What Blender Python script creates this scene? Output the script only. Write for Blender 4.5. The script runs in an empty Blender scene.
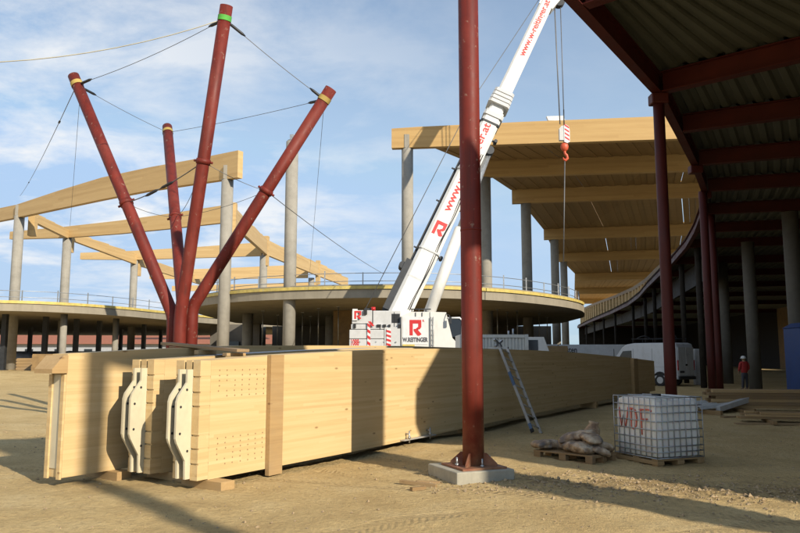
import bpy, bmesh, math, random
from mathutils import Vector, Matrix, noise
import numpy as np
R = math.radians
random.seed(7)
sc = bpy.context.scene
COL = sc.collection

# ------------------------------------------------------------------ camera, world, sun, exposure
F, CX, CY, TH, H = 735.0, 400.0, 266.5, R(6.94), 1.8
cam_d = bpy.data.cameras.new('camera')
cam = bpy.data.objects.new('camera', cam_d)
COL.objects.link(cam)
cam.location = (0, 0, H)
cam.rotation_euler = (R(90) + TH, 0, 0)
cam_d.sensor_width = 36
cam_d.lens = 36 * F / 800
cam_d.clip_end = 9000
cam_d.clip_start = 0.1
sc.camera = cam

SUN_EL = R(27)
SUN_TO = Vector((0.65, -0.76, 0)).normalized()          # horizontal direction towards the sun
world = bpy.data.worlds.new('World')
sc.world = world
world.use_nodes = True
wn, wl = world.node_tree.nodes, world.node_tree.links
wn.clear()
def wnode(t, **k):
    n = wn.new(t)
    for a, b in k.items():
        setattr(n, a, b)
    return n
wout = wnode('ShaderNodeOutputWorld'); wbg = wnode('ShaderNodeBackground')
sky = wnode('ShaderNodeTexSky', sky_type='NISHITA', sun_disc=False)
sky.sun_elevation = SUN_EL
sky.sun_rotation = math.atan2(SUN_TO.x, SUN_TO.y)
sky.air_density = 1.0; sky.dust_density = 0.9; sky.ozone_density = 1.6
wbg.inputs['Strength'].default_value = 0.15
# thin cloud layer: noise on the sky direction, flattened so that it reads as a layer overhead
tc = wnode('ShaderNodeTexCoord'); sx = wnode('ShaderNodeSeparateXYZ')
wl.new(tc.outputs['Generated'], sx.inputs[0])
zz = wnode('ShaderNodeMath', operation='ADD'); zz.inputs[1].default_value = 0.16
wl.new(sx.outputs['Z'], zz.inputs[0])
dx = wnode('ShaderNodeMath', operation='DIVIDE'); dy = wnode('ShaderNodeMath', operation='DIVIDE')
wl.new(sx.outputs['X'], dx.inputs[0]); wl.new(zz.outputs[0], dx.inputs[1])
wl.new(sx.outputs['Y'], dy.inputs[0]); wl.new(zz.outputs[0], dy.inputs[1])
cb = wnode('ShaderNodeCombineXYZ'); wl.new(dx.outputs[0], cb.inputs[0]); wl.new(dy.outputs[0], cb.inputs[1])
def wnoise(scale, det, rough, off, sxy=(1, 1)):
    m = wnode('ShaderNodeMapping'); m.inputs['Location'].default_value = (off, off * .7, 0)
    m.inputs['Scale'].default_value = (sxy[0], sxy[1], 1)
    wl.new(cb.outputs[0], m.inputs[0])
    n = wnode('ShaderNodeTexNoise'); n.inputs['Scale'].default_value = scale
    n.inputs['Detail'].default_value = det; n.inputs['Roughness'].default_value = rough
    n.inputs['Distortion'].default_value = 0.25
    wl.new(m.outputs[0], n.inputs['Vector'])
    return n
n1 = wnoise(2.2, 9, .6, 3.4, (1.0, 1.2)); n2 = wnoise(.75, 3, .5, 11.3)
r1 = wnode('ShaderNodeMapRange'); r1.inputs['From Min'].default_value = .44; r1.inputs['From Max'].default_value = .64
r2 = wnode('ShaderNodeMapRange'); r2.inputs['From Min'].default_value = .40; r2.inputs['From Max'].default_value = .62
wl.new(n1.outputs['Fac'], r1.inputs['Value']); wl.new(n2.outputs['Fac'], r2.inputs['Value'])
# more cloud towards the west (left of the view)
west = wnode('ShaderNodeMapRange'); west.inputs['From Min'].default_value = .14; west.inputs['From Max'].default_value = -.34
west.inputs['To Min'].default_value = .12; west.inputs['To Max'].default_value = 1.25
wl.new(sx.outputs['X'], west.inputs['Value'])
mm = wnode('ShaderNodeMath', operation='MULTIPLY'); wl.new(r1.outputs[0], mm.inputs[0]); wl.new(west.outputs[0], mm.inputs[1])
mz = wnode('ShaderNodeMath', operation='MULTIPLY_ADD'); wl.new(r2.outputs[0], mz.inputs[0]); mz.inputs[1].default_value = .5; mz.inputs[2].default_value = .45
mm2 = wnode('ShaderNodeMath', operation='MULTIPLY'); wl.new(mm.outputs[0], mm2.inputs[0]); wl.new(mz.outputs[0], mm2.inputs[1])
cm = wnode('ShaderNodeMath', operation='MULTIPLY'); cm.inputs[1].default_value = .95; cm.use_clamp = True
wl.new(mm2.outputs[0], cm.inputs[0])
mix = wnode('ShaderNodeMixRGB'); mix.inputs['Color2'].default_value = (6.0, 6.0, 5.95, 1)
lim = wnode('ShaderNodeMixRGB', blend_type='DARKEN'); lim.inputs['Fac'].default_value = 1; lim.inputs['Color2'].default_value = (2.05, 3.5, 6.0, 1)
wl.new(sky.outputs[0], lim.inputs['Color1'])
hz = wnode('ShaderNodeMapRange'); hz.inputs['From Min'].default_value = -.02; hz.inputs['From Max'].default_value = .55
hz.inputs['To Min'].default_value = .8; hz.inputs['To Max'].default_value = .14
wl.new(sx.outputs['Z'], hz.inputs['Value'])
veil = wnode('ShaderNodeMixRGB'); veil.inputs['Color2'].default_value = (3.5, 4.4, 5.3, 1)
wl.new(hz.outputs[0], veil.inputs['Fac']); wl.new(lim.outputs[0], veil.inputs['Color1'])
wl.new(cm.outputs[0], mix.inputs['Fac']); wl.new(veil.outputs[0], mix.inputs['Color1'])
wl.new(mix.outputs[0], wbg.inputs['Color']); wl.new(wbg.outputs[0], wout.inputs['Surface'])

sun_d = bpy.data.lights.new('sun', 'SUN'); sun = bpy.data.objects.new('sun', sun_d); COL.objects.link(sun)
sun_d.energy = 5.0; sun_d.angle = R(0.5); sun_d.color = (1.0, .90, .74)
sdir = Vector((SUN_TO.x * math.cos(SUN_EL), SUN_TO.y * math.cos(SUN_EL), math.sin(SUN_EL)))
sun.rotation_euler = (-sdir).to_track_quat('-Z', 'Y').to_euler()
sun.location = sdir * 60

sc.view_settings.view_transform = 'Standard'; sc.view_settings.look = 'None'
sc.view_settings.exposure = 0.12; sc.view_settings.gamma = 1.0; sc.view_settings.use_curve_mapping = False
sc.render.engine = 'CYCLES'
sc.cycles.max_bounces = 6; sc.cycles.diffuse_bounces = 1

# ------------------------------------------------------------------ helpers
def P(px, py, Y):
    """the point at distance Y that a survey of the photograph gives for a pixel"""
    a = TH + math.atan((CY - py) / F); dz = Y * math.tan(a); d = Y * math.cos(TH) + dz * math.sin(TH)
    return Vector(((px - CX) / F * d, Y, H + dz))
def Z(px, py, z):
    a = TH + math.atan((CY - py) / F); return P(px, py, (z - H) / math.tan(a))
def XY(px, Y, z=H):
    return (px - CX) / F * (Y * math.cos(TH) + (z - H) * math.sin(TH))

ORG = {}
class MB:
    def __init__(s): s.bm = bmesh.new()
    def quad(s, *pts, smooth=False):
        f = s.bm.faces.new([s.bm.verts.new(p) for p in pts]); f.smooth = smooth; return f
    def bx(s, x0, x1, y0, y1, z0, z1, mat=None, bev=0):
        vs = [s.bm.verts.new(v) for v in ((x0,y0,z0),(x1,y0,z0),(x1,y1,z0),(x0,y1,z0),(x0,y0,z1),(x1,y0,z1),(x1,y1,z1),(x0,y1,z1))]
        fs = [s.bm.faces.new([vs[i] for i in f]) for f in ((3,2,1,0),(4,5,6,7),(0,1,5,4),(1,2,6,5),(2,3,7,6),(3,0,4,7))]
        if bev:
            es = list({e for f in fs for e in f.edges})
            r = bmesh.ops.bevel(s.bm, geom=es, offset=bev, segments=2, affect='EDGES', profile=.5)
            vs = list({v for v in vs if v.is_valid} | set(r['verts']))
        if mat is not None:
            for v in vs: v.co = mat @ v.co
        return s
    def bar(s, p, q, w, h, up=(0,0,1)):
        """square bar from p to q, w across, h along up"""
        p, q = Vector(p), Vector(q); a = (q - p); L = a.length; a.normalize()
        y = Vector(up).cross(a)
        if y.length < 1e-4: y = Vector((1,0,0)).cross(a)
        y.normalize(); z = a.cross(y)
        m = Matrix(((a.x,y.x,z.x,p.x),(a.y,y.y,z.y,p.y),(a.z,y.z,z.z,p.z),(0,0,0,1)))
        return s.bx(0, L, -w/2, w/2, -h/2, h/2, m)
    def tube(s, p, q, r, n=12, r2=None, cap=True):
        return s.path([p, q], [r, r if r2 is None else r2], n, cap)
    def path(s, pts, r, n=10, cap=True):
        pts = [Vector(p) for p in pts]; k = len(pts)
        rs = r if isinstance(r, (list, tuple)) else [r] * k
        rings = []; prev = None
        for i, p in enumerate(pts):
            a = (pts[min(i+1,k-1)] - pts[max(i-1,0)]).normalized()
            if prev is None:
                x = a.orthogonal().normalized()
            else:
                x = (prev - a * prev.dot(a)); x = x.normalized() if x.length > 1e-6 else a.orthogonal().normalized()
            prev = x; y = a.cross(x)
            rings.append([s.bm.verts.new(p + (x*math.cos(2*math.pi*j/n) + y*math.sin(2*math.pi*j/n))*rs[i]) for j in range(n)])
        for i in range(k-1):
            for j in range(n):
                f = s.bm.faces.new((rings[i][j], rings[i][(j+1)%n], rings[i+1][(j+1)%n], rings[i+1][j])); f.smooth = n > 5
        if cap:
            s.bm.faces.new(rings[0][::-1]); s.bm.faces.new(rings[-1])
        return s
    def prism(s, poly, o, ax, ay, az, t):
        """polygon in the (ax, ay) plane at o, thickness t along az"""
        o, ax, ay, az = map(Vector, (o, ax, ay, az))
        a = [s.bm.verts.new(o + ax*u + ay*v) for u, v in poly]
        b = [s.bm.verts.new(o + ax*u + ay*v + az*t) for u, v in poly]
        n = len(poly)
        s.bm.faces.new(a[::-1]); s.bm.faces.new(b)
        for i in range(n): s.bm.faces.new((a[i], a[(i+1)%n], b[(i+1)%n], b[i]))
        return s
    def loft(s, secs, closed=True, cap=True, smooth=False):
        rows = [[s.bm.verts.new(p) for p in sec] for sec in secs]; n = len(rows[0])
        for i in range(len(rows)-1):
            for j in range(n if closed else n-1):
                f = s.bm.faces.new((rows[i][j], rows[i][(j+1)%n], rows[i+1][(j+1)%n], rows[i+1][j])); f.smooth = smooth
        if cap and closed:
            s.bm.faces.new(rows[0][::-1]); s.bm.faces.new(rows[-1])
        return s
    def ball(s, c, r, sub=2, sc_=(1,1,1), jit=0, rot=None):
        g = bmesh.ops.create_icosphere(s.bm, subdivisions=sub, radius=1)
        m = Matrix.Translation(Vector(c)) @ (rot if rot else Matrix.Identity(4))
        for v in g['verts']:
            k = 1 + (random.uniform(-jit, jit) if jit else 0)
            v.co = m @ Vector((v.co.x*r*sc_[0]*k, v.co.y*r*sc_[1]*k, v.co.z*r*sc_[2]*k))
        for v in g['verts']:
            for f in v.link_faces: f.smooth = True
        return s
    def obj(s, name, mat, parent=None, org=None, local=False, matrix=None):
        bmesh.ops.recalc_face_normals(s.bm, faces=s.bm.faces)
        if parent is not None and not local and matrix is None:
            o = ORG[parent]; bmesh.ops.translate(s.bm, verts=s.bm.verts, vec=-o)
        elif org is not None:
            bmesh.ops.translate(s.bm, verts=s.bm.verts, vec=-Vector(org))
        me = bpy.data.meshes.new(name); s.bm.to_mesh(me); s.bm.free()
        me.materials.append(mat)
        ob = bpy.data.objects.new(name, me); COL.objects.link(ob)
        if parent is not None:
            ob.parent = parent
            ORG[ob] = ORG[parent]
            if matrix is not None:
                mm_ = matrix.copy(); mm_.translation = mm_.translation - ORG[parent]; ob.matrix_local = mm_
        else:
            if matrix is not None: ob.matrix_world = matrix
            elif org is not None: ob.location = org
            ORG[ob] = ob.location.copy()
        return ob
def tag(o, label, cat, group=None, kind=None):
    if label: o['label'] = label
    if cat:
        o['category'] = cat; o['kind'] = 'thing'
    if group: o['group'] = group
    if kind: o['kind'] = kind
    return o
def thing(name, label, cat, loc=(0,0,0), rz=0, group=None):
    o = bpy.data.objects.new(name, None); COL.objects.link(o)
    o.location = loc; o.rotation_euler = (0,0,rz); o.empty_display_size = .2
    ORG[o] = Vector(loc)
    return tag(o, label, cat, group)
def struct(o): o['kind'] = 'structure'; return o
def dup(root, loc, rz=None, label=None):
    r = root.copy(); COL.objects.link(r); r.location = loc
    if rz is not None: r.rotation_euler = (0,0,rz)
    if label: r['label'] = label
    ORG[r] = Vector(loc)
    for ch in list(root.children):
        c = ch.copy(); COL.objects.link(c); c.parent = r
        for g in list(ch.children):
            d = g.copy(); COL.objects.link(d); d.parent = c
    return r
def frame(p, q, up=(0,0,1)):
    p, q = Vector(p), Vector(q); a = (q-p).normalized(); y = Vector(up).cross(a).normalized(); z = a.cross(y)
    return Matrix(((a.x,y.x,z.x,p.x),(a.y,y.y,z.y,p.y),(a.z,y.z,z.z,p.z),(0,0,0,1)))
_tcache = {}
def text_obj(s, size, mat, parent, name, o, ax, ay, bold=0.0, shear=0, ext=.003, width=None):
    """flat lettering: starts at o, runs along ax, letters' up is ay"""
    c = bpy.data.curves.new(name, 'FONT'); c.body = s; c.size = size; c.offset = bold; c.extrude = ext; c.shear = shear
    c.resolution_u = 3
    t = bpy.data.objects.new(name, c); COL.objects.link(t)
    dg = bpy.context.evaluated_depsgraph_get()
    me = bpy.data.meshes.new_from_object(t.evaluated_get(dg))
    bpy.data.objects.remove(t); bpy.data.curves.remove(c)
    ax, ay, o = Vector(ax).normalized(), Vector(ay).normalized(), Vector(o)
    xs = [v.co.x for v in me.vertices]; k = 1.0
    if width and xs: k = width / (max(xs) - min(xs))
    az = ax.cross(ay); og = ORG[parent]
    for v in me.vertices:
        v.co = o + ax*v.co.x*k + ay*v.co.y + az*v.co.z - og
    me.materials.clear(); me.materials.append(mat); me.name = name
    ob = bpy.data.objects.new(name, me); COL.objects.link(ob); ob.parent = parent; ORG[ob] = og
    return ob

# ------------------------------------------------------------------ materials
MAT = {}
class NT:
    def __init__(s, name):
        s.m = bpy.data.materials.new(name); s.m.use_nodes = True; s.t = s.m.node_tree; s.n = s.t.nodes; s.l = s.t.links
        s.b = s.n['Principled BSDF']
        s.tc = s.n.new('ShaderNodeTexCoord')
    def node(s, t, **k):
        n = s.n.new(t)
        for a, b in k.items(): setattr(n, a, b)
        return n
    def val(s, sock, v):
        if isinstance(v, (int, float, tuple)): sock.default_value = v
        else: s.l.new(v, sock)
    def math(s, op, a, b=0.0, c=None, clamp=False):
        n = s.node('ShaderNodeMath', operation=op); n.use_clamp = clamp
        s.val(n.inputs[0], a); s.val(n.inputs[1], b)
        if c is not None: s.val(n.inputs[2], c)
        return n.outputs[0]
    def map(s, scale=(1,1,1), loc=(0,0,0), src='Object'):
        n = s.node('ShaderNodeMapping'); n.inputs['Scale'].default_value = scale; n.inputs['Location'].default_value = loc
        s.l.new(s.tc.outputs[src], n.inputs[0]); return n.outputs[0]
    def noise(s, vec, scale=1, det=4, rough=.55, out='Fac'):
        n = s.node('ShaderNodeTexNoise'); n.inputs['Scale'].default_value = scale; n.inputs['Detail'].default_value = det
        n.inputs['Roughness'].default_value = rough; s.l.new(vec, n.inputs['Vector']); return n.outputs[out]
    def ramp(s, fac, stops):
        n = s.node('ShaderNodeValToRGB'); e = n.color_ramp.elements
        e[0].position, e[0].color = stops[0][0], (*stops[0][1], 1)
        e[1].position, e[1].color = stops[-1][0], (*stops[-1][1], 1)
        for p, c in stops[1:-1]:
            x = e.new(p); x.color = (*c, 1)
        s.l.new(fac, n.inputs[0]); return n.outputs[0]
    def mix(s, fac, a, b, mode='MIX'):
        n = s.node('ShaderNodeMixRGB', blend_type=mode)
        s.val(n.inputs[0], fac)
        s.val(n.inputs[1], (*a, 1) if isinstance(a, tuple) else a); s.val(n.inputs[2], (*b, 1) if isinstance(b, tuple) else b)
        return n.outputs[0]
    def mr(s, v, a, b, c=0., d=1.):
        n = s.node('ShaderNodeMapRange'); s.val(n.inputs[0], v)
        for i, x in enumerate((a, b, c, d)): n.inputs[i+1].default_value = x
        return n.outputs[0]
    def bump(s, h, strength=.3, dist=.02):
        n = s.node('ShaderNodeBump'); n.inputs['Strength'].default_value = strength; n.inputs['Distance'].default_value = dist
        s.l.new(h, n.inputs['Height']); s.l.new(n.outputs[0], s.b.inputs['Normal'])
    def set(s, col=None, rough=.6, metal=0., spec=None):
        if col is not None: s.val(s.b.inputs['Base Color'], (*col, 1) if isinstance(col, tuple) else col)
        s.val(s.b.inputs['Roughness'], rough); s.b.inputs['Metallic'].default_value = metal
        if spec is not None: s.b.inputs['Specular IOR Level'].default_value = spec
        return s.m

def m_wood(name, c0, c1, c2, lam=.045, knots=True, board=3.2, layer_axis='Z', weather=0.):
    t = NT(name); sp = t.node('ShaderNodeSeparateXYZ'); t.l.new(t.tc.outputs['Object'], sp.inputs[0])
    oi = t.node('ShaderNodeObjectInfo')
    lz = t.math('FLOOR', t.math('DIVIDE', sp.outputs[layer_axis], lam))
    w1 = t.node('ShaderNodeTexWhiteNoise', noise_dimensions='2D')
    cb_ = t.node('ShaderNodeCombineXYZ'); t.l.new(lz, cb_.inputs[0]); t.l.new(oi.outputs['Random'], cb_.inputs[1]); t.l.new(cb_.outputs[0], w1.inputs['Vector'])
    xo = t.math('FLOOR', t.math('ADD', t.math('DIVIDE', sp.outputs['X'], board), t.math('MULTIPLY', w1.outputs['Value'], 7.)))
    cb2 = t.node('ShaderNodeCombineXYZ'); t.l.new(lz, cb2.inputs[0]); t.l.new(xo, cb2.inputs[1]); t.l.new(oi.outputs['Random'], cb2.inputs[2])
    w2 = t.node('ShaderNodeTexWhiteNoise', noise_dimensions='3D'); t.l.new(cb2.outputs[0], w2.inputs['Vector'])
    g = t.noise(t.map((.9, 22, 26)), 1.0, 6, .6)
    g2 = t.noise(t.map((.25, 2, 3.2)), 1.0, 3, .5)
    f = t.math('ADD', t.math('MULTIPLY', w2.outputs['Value'], .27), t.math('ADD', t.math('MULTIPLY', g, .50), t.math('MULTIPLY', g2, .40)))
    col = t.ramp(f, [(.22, c0), (.55, c1), (.85, c2)])
    if knots:
        v = t.node('ShaderNodeTexVoronoi', feature='F1'); v.inputs['Scale'].default_value = 1.0
        t.l.new(t.map((1.9, 3.0, 5.2), (3, 5, 7)), v.inputs['Vector'])
        k = t.mr(v.outputs['Distance'], .05, .12, 1., 0.)
        col = t.mix(t.math('MULTIPLY', k, .75), col, (c0[0]*.42, c0[1]*.33, c0[2]*.25))
    if weather:
        wn_ = t.noise(t.map((.5, .5, .8)), 1.2, 5, .65)
        col = t.mix(t.mr(wn_, .45, .75, 0., weather), col, (.22, .19, .16))
    t.bump(g, .12, .004)
    return t.set(col, .62, spec=.3)
def m_plain(name, c, rough=.5, metal=0., var=.25, scale=3., spec=None, dirt=None):
    t = NT(name)
    n = t.noise(t.map(), scale, 6, .6)
    lo = tuple(max(0, x*(1-var)) for x in c); hi = tuple(min(1, x*(1+var*.6)) for x in c)
    col = t.ramp(n, [(.3, lo), (.7, hi)])
    if dirt:
        d = t.noise(t.map((1, 1, .35)), scale*1.7, 7, .65)
        col = t.mix(t.mr(d, .52, .72, 0, dirt[1]), col, dirt[0])
    rg = t.mr(n, .3, .7, rough*.85, min(1, rough*1.15))
    return t.set(col, rg, metal, spec)
def m_concrete(name, c, streak=.35, scale=1.0):
    t = NT(name)
    n = t.noise(t.map(), 1.6*scale, 8, .62); s1 = t.noise(t.map((5, 5, .25)), scale, 4, .6); fine = t.noise(t.map(), 28, 3, .6)
    col = t.ramp(n, [(.25, tuple(x*.78 for x in c)), (.75, tuple(min(1, x*1.14) for x in c))])
    col = t.mix(t.mr(s1, .5, .75, 0, streak), col, tuple(x*.6 for x in c))
    col = t.mix(t.mr(fine, .55, .75, 0, .25), col, tuple(x*.7 for x in c))
    t.bump(fine, .15, .01)
    return t.set(col, .85, spec=.25)

MAT['glulam'] = m_wood('glulam', (.52, .345, .155), (.655, .46, .22), (.72, .54, .285))
MAT['glulam_far'] = m_wood('glulam_far', (.46, .30, .13), (.58, .395, .18), (.65, .46, .22), lam=.2, knots=False, board=9)
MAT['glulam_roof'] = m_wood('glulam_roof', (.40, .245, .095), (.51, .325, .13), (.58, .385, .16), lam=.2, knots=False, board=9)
MAT['plank'] = m_wood('plank', (.33, .20, .085), (.46, .30, .135), (.55, .38, .19), lam=3., knots=True, weather=.35)
MAT['old_plank'] = m_wood('old_plank', (.20, .12, .05), (.30, .19, .085), (.38, .26, .13), lam=3., knots=True, weather=.5)
MAT['pallet_wood'] = m_wood('pallet_wood', (.17, .105, .05), (.27, .17, .08), (.34, .23, .12), lam=3., knots=False, weather=.5)
MAT['deck_wood'] = m_wood('deck_wood', (.28, .165, .062), (.34, .205, .08), (.39, .245, .10), lam=50., knots=False)
MAT['cream'] = m_plain('cream_paint', (.66, .58, .40), .45, var=.1, dirt=((.4, .33, .2), .35))
MAT['membrane'] = m_plain('grey_membrane', (.47, .47, .46), .5, var=.15)
def m_red(name, c):
    t = NT(name); sp = t.node('ShaderNodeSeparateXYZ'); t.l.new(t.tc.outputs['Object'], sp.inputs[0])
    n = t.noise(t.map(), 1.6, 7, .65); s_ = t.noise(t.map((9, 9, .45)), 1, 5, .6); chip = t.noise(t.map((1, 1, .8), (5, 9, 2)), 7, 6, .7); patch = t.noise(t.map((.8, .8, .5), (1, 4, 8)), 1, 4, .6)
    col = t.ramp(n, [(.3, tuple(x*.72 for x in c)), (.7, tuple(x*1.2 for x in c))])
    col = t.mix(t.mr(s_, .48, .66, 0, .7), col, (c[0]*.55, c[1]*.8, c[2]*.9))
    col = t.mix(t.mr(patch, .52, .66, 0, .5), col, (c[0]*1.25, c[1]*1.9, c[2]*2.0))
    col = t.mix(t.mr(chip, .61, .66, 0, .6), col, (.30, .20, .15))
    col = t.mix(t.math('MULTIPLY', t.mr(sp.outputs['Z'], .0, .75, .55, 0.), t.mr(n, .35, .6)), col, (.42, .28, .15))
    t.bump(s_, .08, .01)
    return t.set(col, t.mr(n, .3, .7, .42, .72), spec=.3)
MAT['red'] = m_red('red_oxide_paint', (.175, .024, .015))
MAT['red_dark'] = m_plain('shaded_red_steel', (.075, .0125, .009), .55, var=.25, scale=1.4, spec=.3)  # canopy steel red; on the posts it is their red paint darkened for shade
MAT['concrete'] = m_concrete('column_concrete', (.34, .315, .265))
MAT['slab'] = m_concrete('slab_concrete', (.33, .29, .22), .45, .35)
MAT['shaded_concrete'] = m_concrete('shaded_concrete', (.15, .14, .12), .4)  # column concrete again, darkened to stand in for the shade in the hall
MAT['footing'] = m_concrete('footing_concrete', (.40, .37, .29), .3, 3)
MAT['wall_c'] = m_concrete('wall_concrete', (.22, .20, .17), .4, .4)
MAT['yellow'] = m_plain('formwork_yellow', (.62, .48, .13), .6, var=.25, dirt=((.46, .40, .22), .8))
MAT['steel'] = m_plain('galvanised_steel', (.42, .43, .43), .42, .7, var=.2, scale=9)
MAT['alu'] = m_plain('ladder_aluminium', (.52, .50, .46), .45, .35, var=.12, scale=12)
MAT['darksteel'] = m_plain('dark_steel', (.035, .038, .042), .5, .2, var=.3)
MAT['cable'] = m_plain('wire_rope', (.16, .16, .16), .55, .3, var=.2)
MAT['rope'] = m_plain('fibre_rope', (.48, .46, .36), .8, var=.2)
MAT['strap'] = m_plain('lifting_strap', (.10, .42, .06), .7, var=.2)
MAT['strap_y'] = m_plain('tan_strap', (.42, .30, .08), .7, var=.2)
MAT['crane_white'] = m_plain('crane_white', (.76, .74, .69), .38, var=.06, scale=1.2, dirt=((.45, .41, .33), .3))
MAT['crane_grey'] = m_plain('crane_grey', (.57, .57, .56), .45, var=.08, dirt=((.35, .32, .27), .3))
MAT['black'] = m_plain('black_rubber', (.018, .018, .019), .6, var=.3)
MAT['glass'] = m_plain('dark_glass', (.02, .024, .028), .08, var=.1, spec=.6)
MAT['sign_red'] = m_plain('sign_red', (.58, .03, .028), .5, var=.06)
MAT['hook_red'] = m_plain('hook_red', (.62, .10, .04), .5, var=.15)
MAT['white'] = m_plain('white_paint', (.74, .74, .73), .4, var=.06, dirt=((.42, .38, .32), .3))
MAT['van_white'] = m_plain('van_white', (.70, .71, .72), .3, var=.05, scale=1.5, dirt=((.36, .32, .26), .35))
MAT['container'] = m_plain('container_white', (.60, .61, .58), .5, var=.1, dirt=((.38, .33, .26), .35))
MAT['ink'] = m_plain('dark_lettering', (.05, .05, .06), .5, var=.1)
MAT['amber'] = m_plain('amber_lamp', (.75, .30, .03), .3, var=.1)
MAT['lamp_red'] = m_plain('red_lamp', (.5, .02, .02), .25, var=.1)
MAT['blue'] = m_plain('blue_plastic', (.016, .05, .17), .5, var=.15)
MAT['blue_tape'] = m_plain('blue_tape', (.12, .18, .28), .5, var=.1)
MAT['graffiti'] = m_plain('red_spray_paint', (.68, .17, .11), .7, var=.15, scale=20)
MAT['terracotta'] = m_plain('terracotta_roof', (.36, .13, .07), .8, var=.2)
MAT['farwall'] = m_plain('far_wall', (.40, .42, .45), .8, var=.12)
MAT['tarp'] = m_plain('grey_tarp', (.36, .38, .42), .5, var=.2, scale=1.5)
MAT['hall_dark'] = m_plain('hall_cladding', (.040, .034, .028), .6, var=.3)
MAT['soffit'] = m_wood('soffit_boards', (.060, .036, .016), (.085, .05, .022), (.11, .068, .03), lam=.4, knots=False, board=6)
MAT['soffit'].node_tree.nodes['Principled BSDF'].inputs['Specular IOR Level'].default_value = 0
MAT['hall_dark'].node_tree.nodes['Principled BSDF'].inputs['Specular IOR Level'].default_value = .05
MAT['osb'] = m_plain('board_cladding', (.30, .19, .08), .75, var=.3, scale=2.)
MAT['deckmetal'] = m_plain('deck_metal', (.10, .104, .082), .6, .0, var=.15, scale=1.2)
MAT['skin'] = m_plain('skin', (.50, .28, .19), .5, var=.08)
MAT['jacket'] = m_plain('red_jacket', (.42, .03, .028), .75, var=.15)
MAT['trousers'] = m_plain('dark_trousers', (.06, .06, .075), .8, var=.2)
MAT['plastic'] = m_plain('tank_plastic', (.80, .77, .70), .38, var=.08, scale=4, spec=.5)
MAT['plastic'].node_tree.nodes['Principled BSDF'].inputs['Subsurface Weight'].default_value = .25
MAT['stone'] = m_plain('pebble', (.37, .27, .155), .9, var=.3, scale=12)

def m_sack():
    t = NT('paper_sack'); n = t.noise(t.map(), 6, 6, .65); n2 = t.noise(t.map((3, 9, 3)), 5, 5, .6)
    col = t.ramp(n, [(.36, (.17, .105, .06)), (.5, (.35, .24, .14)), (.66, (.56, .45, .31))])
    col = t.mix(t.mr(t.noise(t.map((1,1,1), (4, 2, 1)), 3.2, 4, .5), .5, .6, 0, .8), col, (.12, .11, .105))
    t.bump(n2, .3, .03); return t.set(col, .55, spec=.4)
MAT['sack'] = m_sack()

def m_ground():
    t = NT('sandy_ground')
    big = t.noise(t.map((.13, .13, .13)), 1, 5, .6); mid = t.noise(t.map(), .9, 8, .65); fine = t.noise(t.map(), 11, 6, .7); grit = t.noise(t.map(), 55, 3, .7)
    col = t.ramp(t.math('ADD', t.math('MULTIPLY', big, .4), t.math('MULTIPLY', mid, .6)), [(.33, (.50, .345, .155)), (.5, (.655, .475, .222)), (.68, (.74, .57, .30))])
    col = t.mix(t.mr(fine, .48, .7, 0, .5), col, (.33, .215, .105))
    col = t.mix(t.mr(grit, .58, .75, 0, .35), col, (.66, .53, .34))
    # moist, churned soil where vehicles pass in front of the post
    sp = t.node('ShaderNodeSeparateXYZ'); t.l.new(t.tc.outputs['Object'], sp.inputs[0])
    yy = t.math('ADD', sp.outputs['Y'], t.math('MULTIPLY', t.math('SUBTRACT', mid, .5), 3.0))
    cen = t.math('ADD', t.math('MULTIPLY', sp.outputs['X'], -.20), 11.15)
    ds = t.math('ABSOLUTE', t.math('SUBTRACT', yy, cen))
    msk = t.math('MULTIPLY', t.mr(ds, .05, .95, 1., 0.), t.mr(sp.outputs['X'], 1.0, 2.0))
    msk = t.math('MULTIPLY', msk, t.mr(fine, .36, .58, .25, 1.))
    col = t.mix(t.math('MULTIPLY', msk, .62), col, (.135, .083, .042))
    h = t.math('ADD', t.math('MULTIPLY', fine, .8), t.math('MULTIPLY', grit, .35))
    wob = t.math('MULTIPLY', t.math('SUBTRACT', t.noise(t.map((.3, .3, .3), (7, 3, 0)), 1, 2, .5), .5), 1.6)
    for ang, offs in ((-8, (6.55, 7.05)), (24, (5.9, 7.5)), (-34, (9.2, 10.9)), (-14, (10.2, 12.1))):
        ca_, sa_ = math.cos(R(ang)), math.sin(R(ang))
        al = t.math('ADD', t.math('MULTIPLY', sp.outputs['X'], ca_), t.math('MULTIPLY', sp.outputs['Y'], sa_))
        ac = t.math('ADD', t.math('ADD', t.math('MULTIPLY', sp.outputs['X'], -sa_), t.math('MULTIPLY', sp.outputs['Y'], ca_)), wob)
        for of in offs:
            dd = t.math('ABSOLUTE', t.math('SUBTRACT', ac, of))
            band = t.math('MULTIPLY', t.mr(dd, .13, .17, 1., 0.), t.mr(mid, .42, .58, .15, 1.))
            tread = t.math('SINE', t.math('ADD', t.math('MULTIPLY', al, 62.), t.math('MULTIPLY', dd, 40.)))
            h = t.math('ADD', h, t.math('MULTIPLY', band, t.math('SUBTRACT', t.math('MULTIPLY', tread, .15), .26)))
            col = t.mix(t.math('MULTIPLY', band, .22), col, (.36, .24, .115))
    t.bump(h, 1.0, .07)
    return t.set(col, .95, spec=.15)
MAT['ground'] = m_ground()

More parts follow.
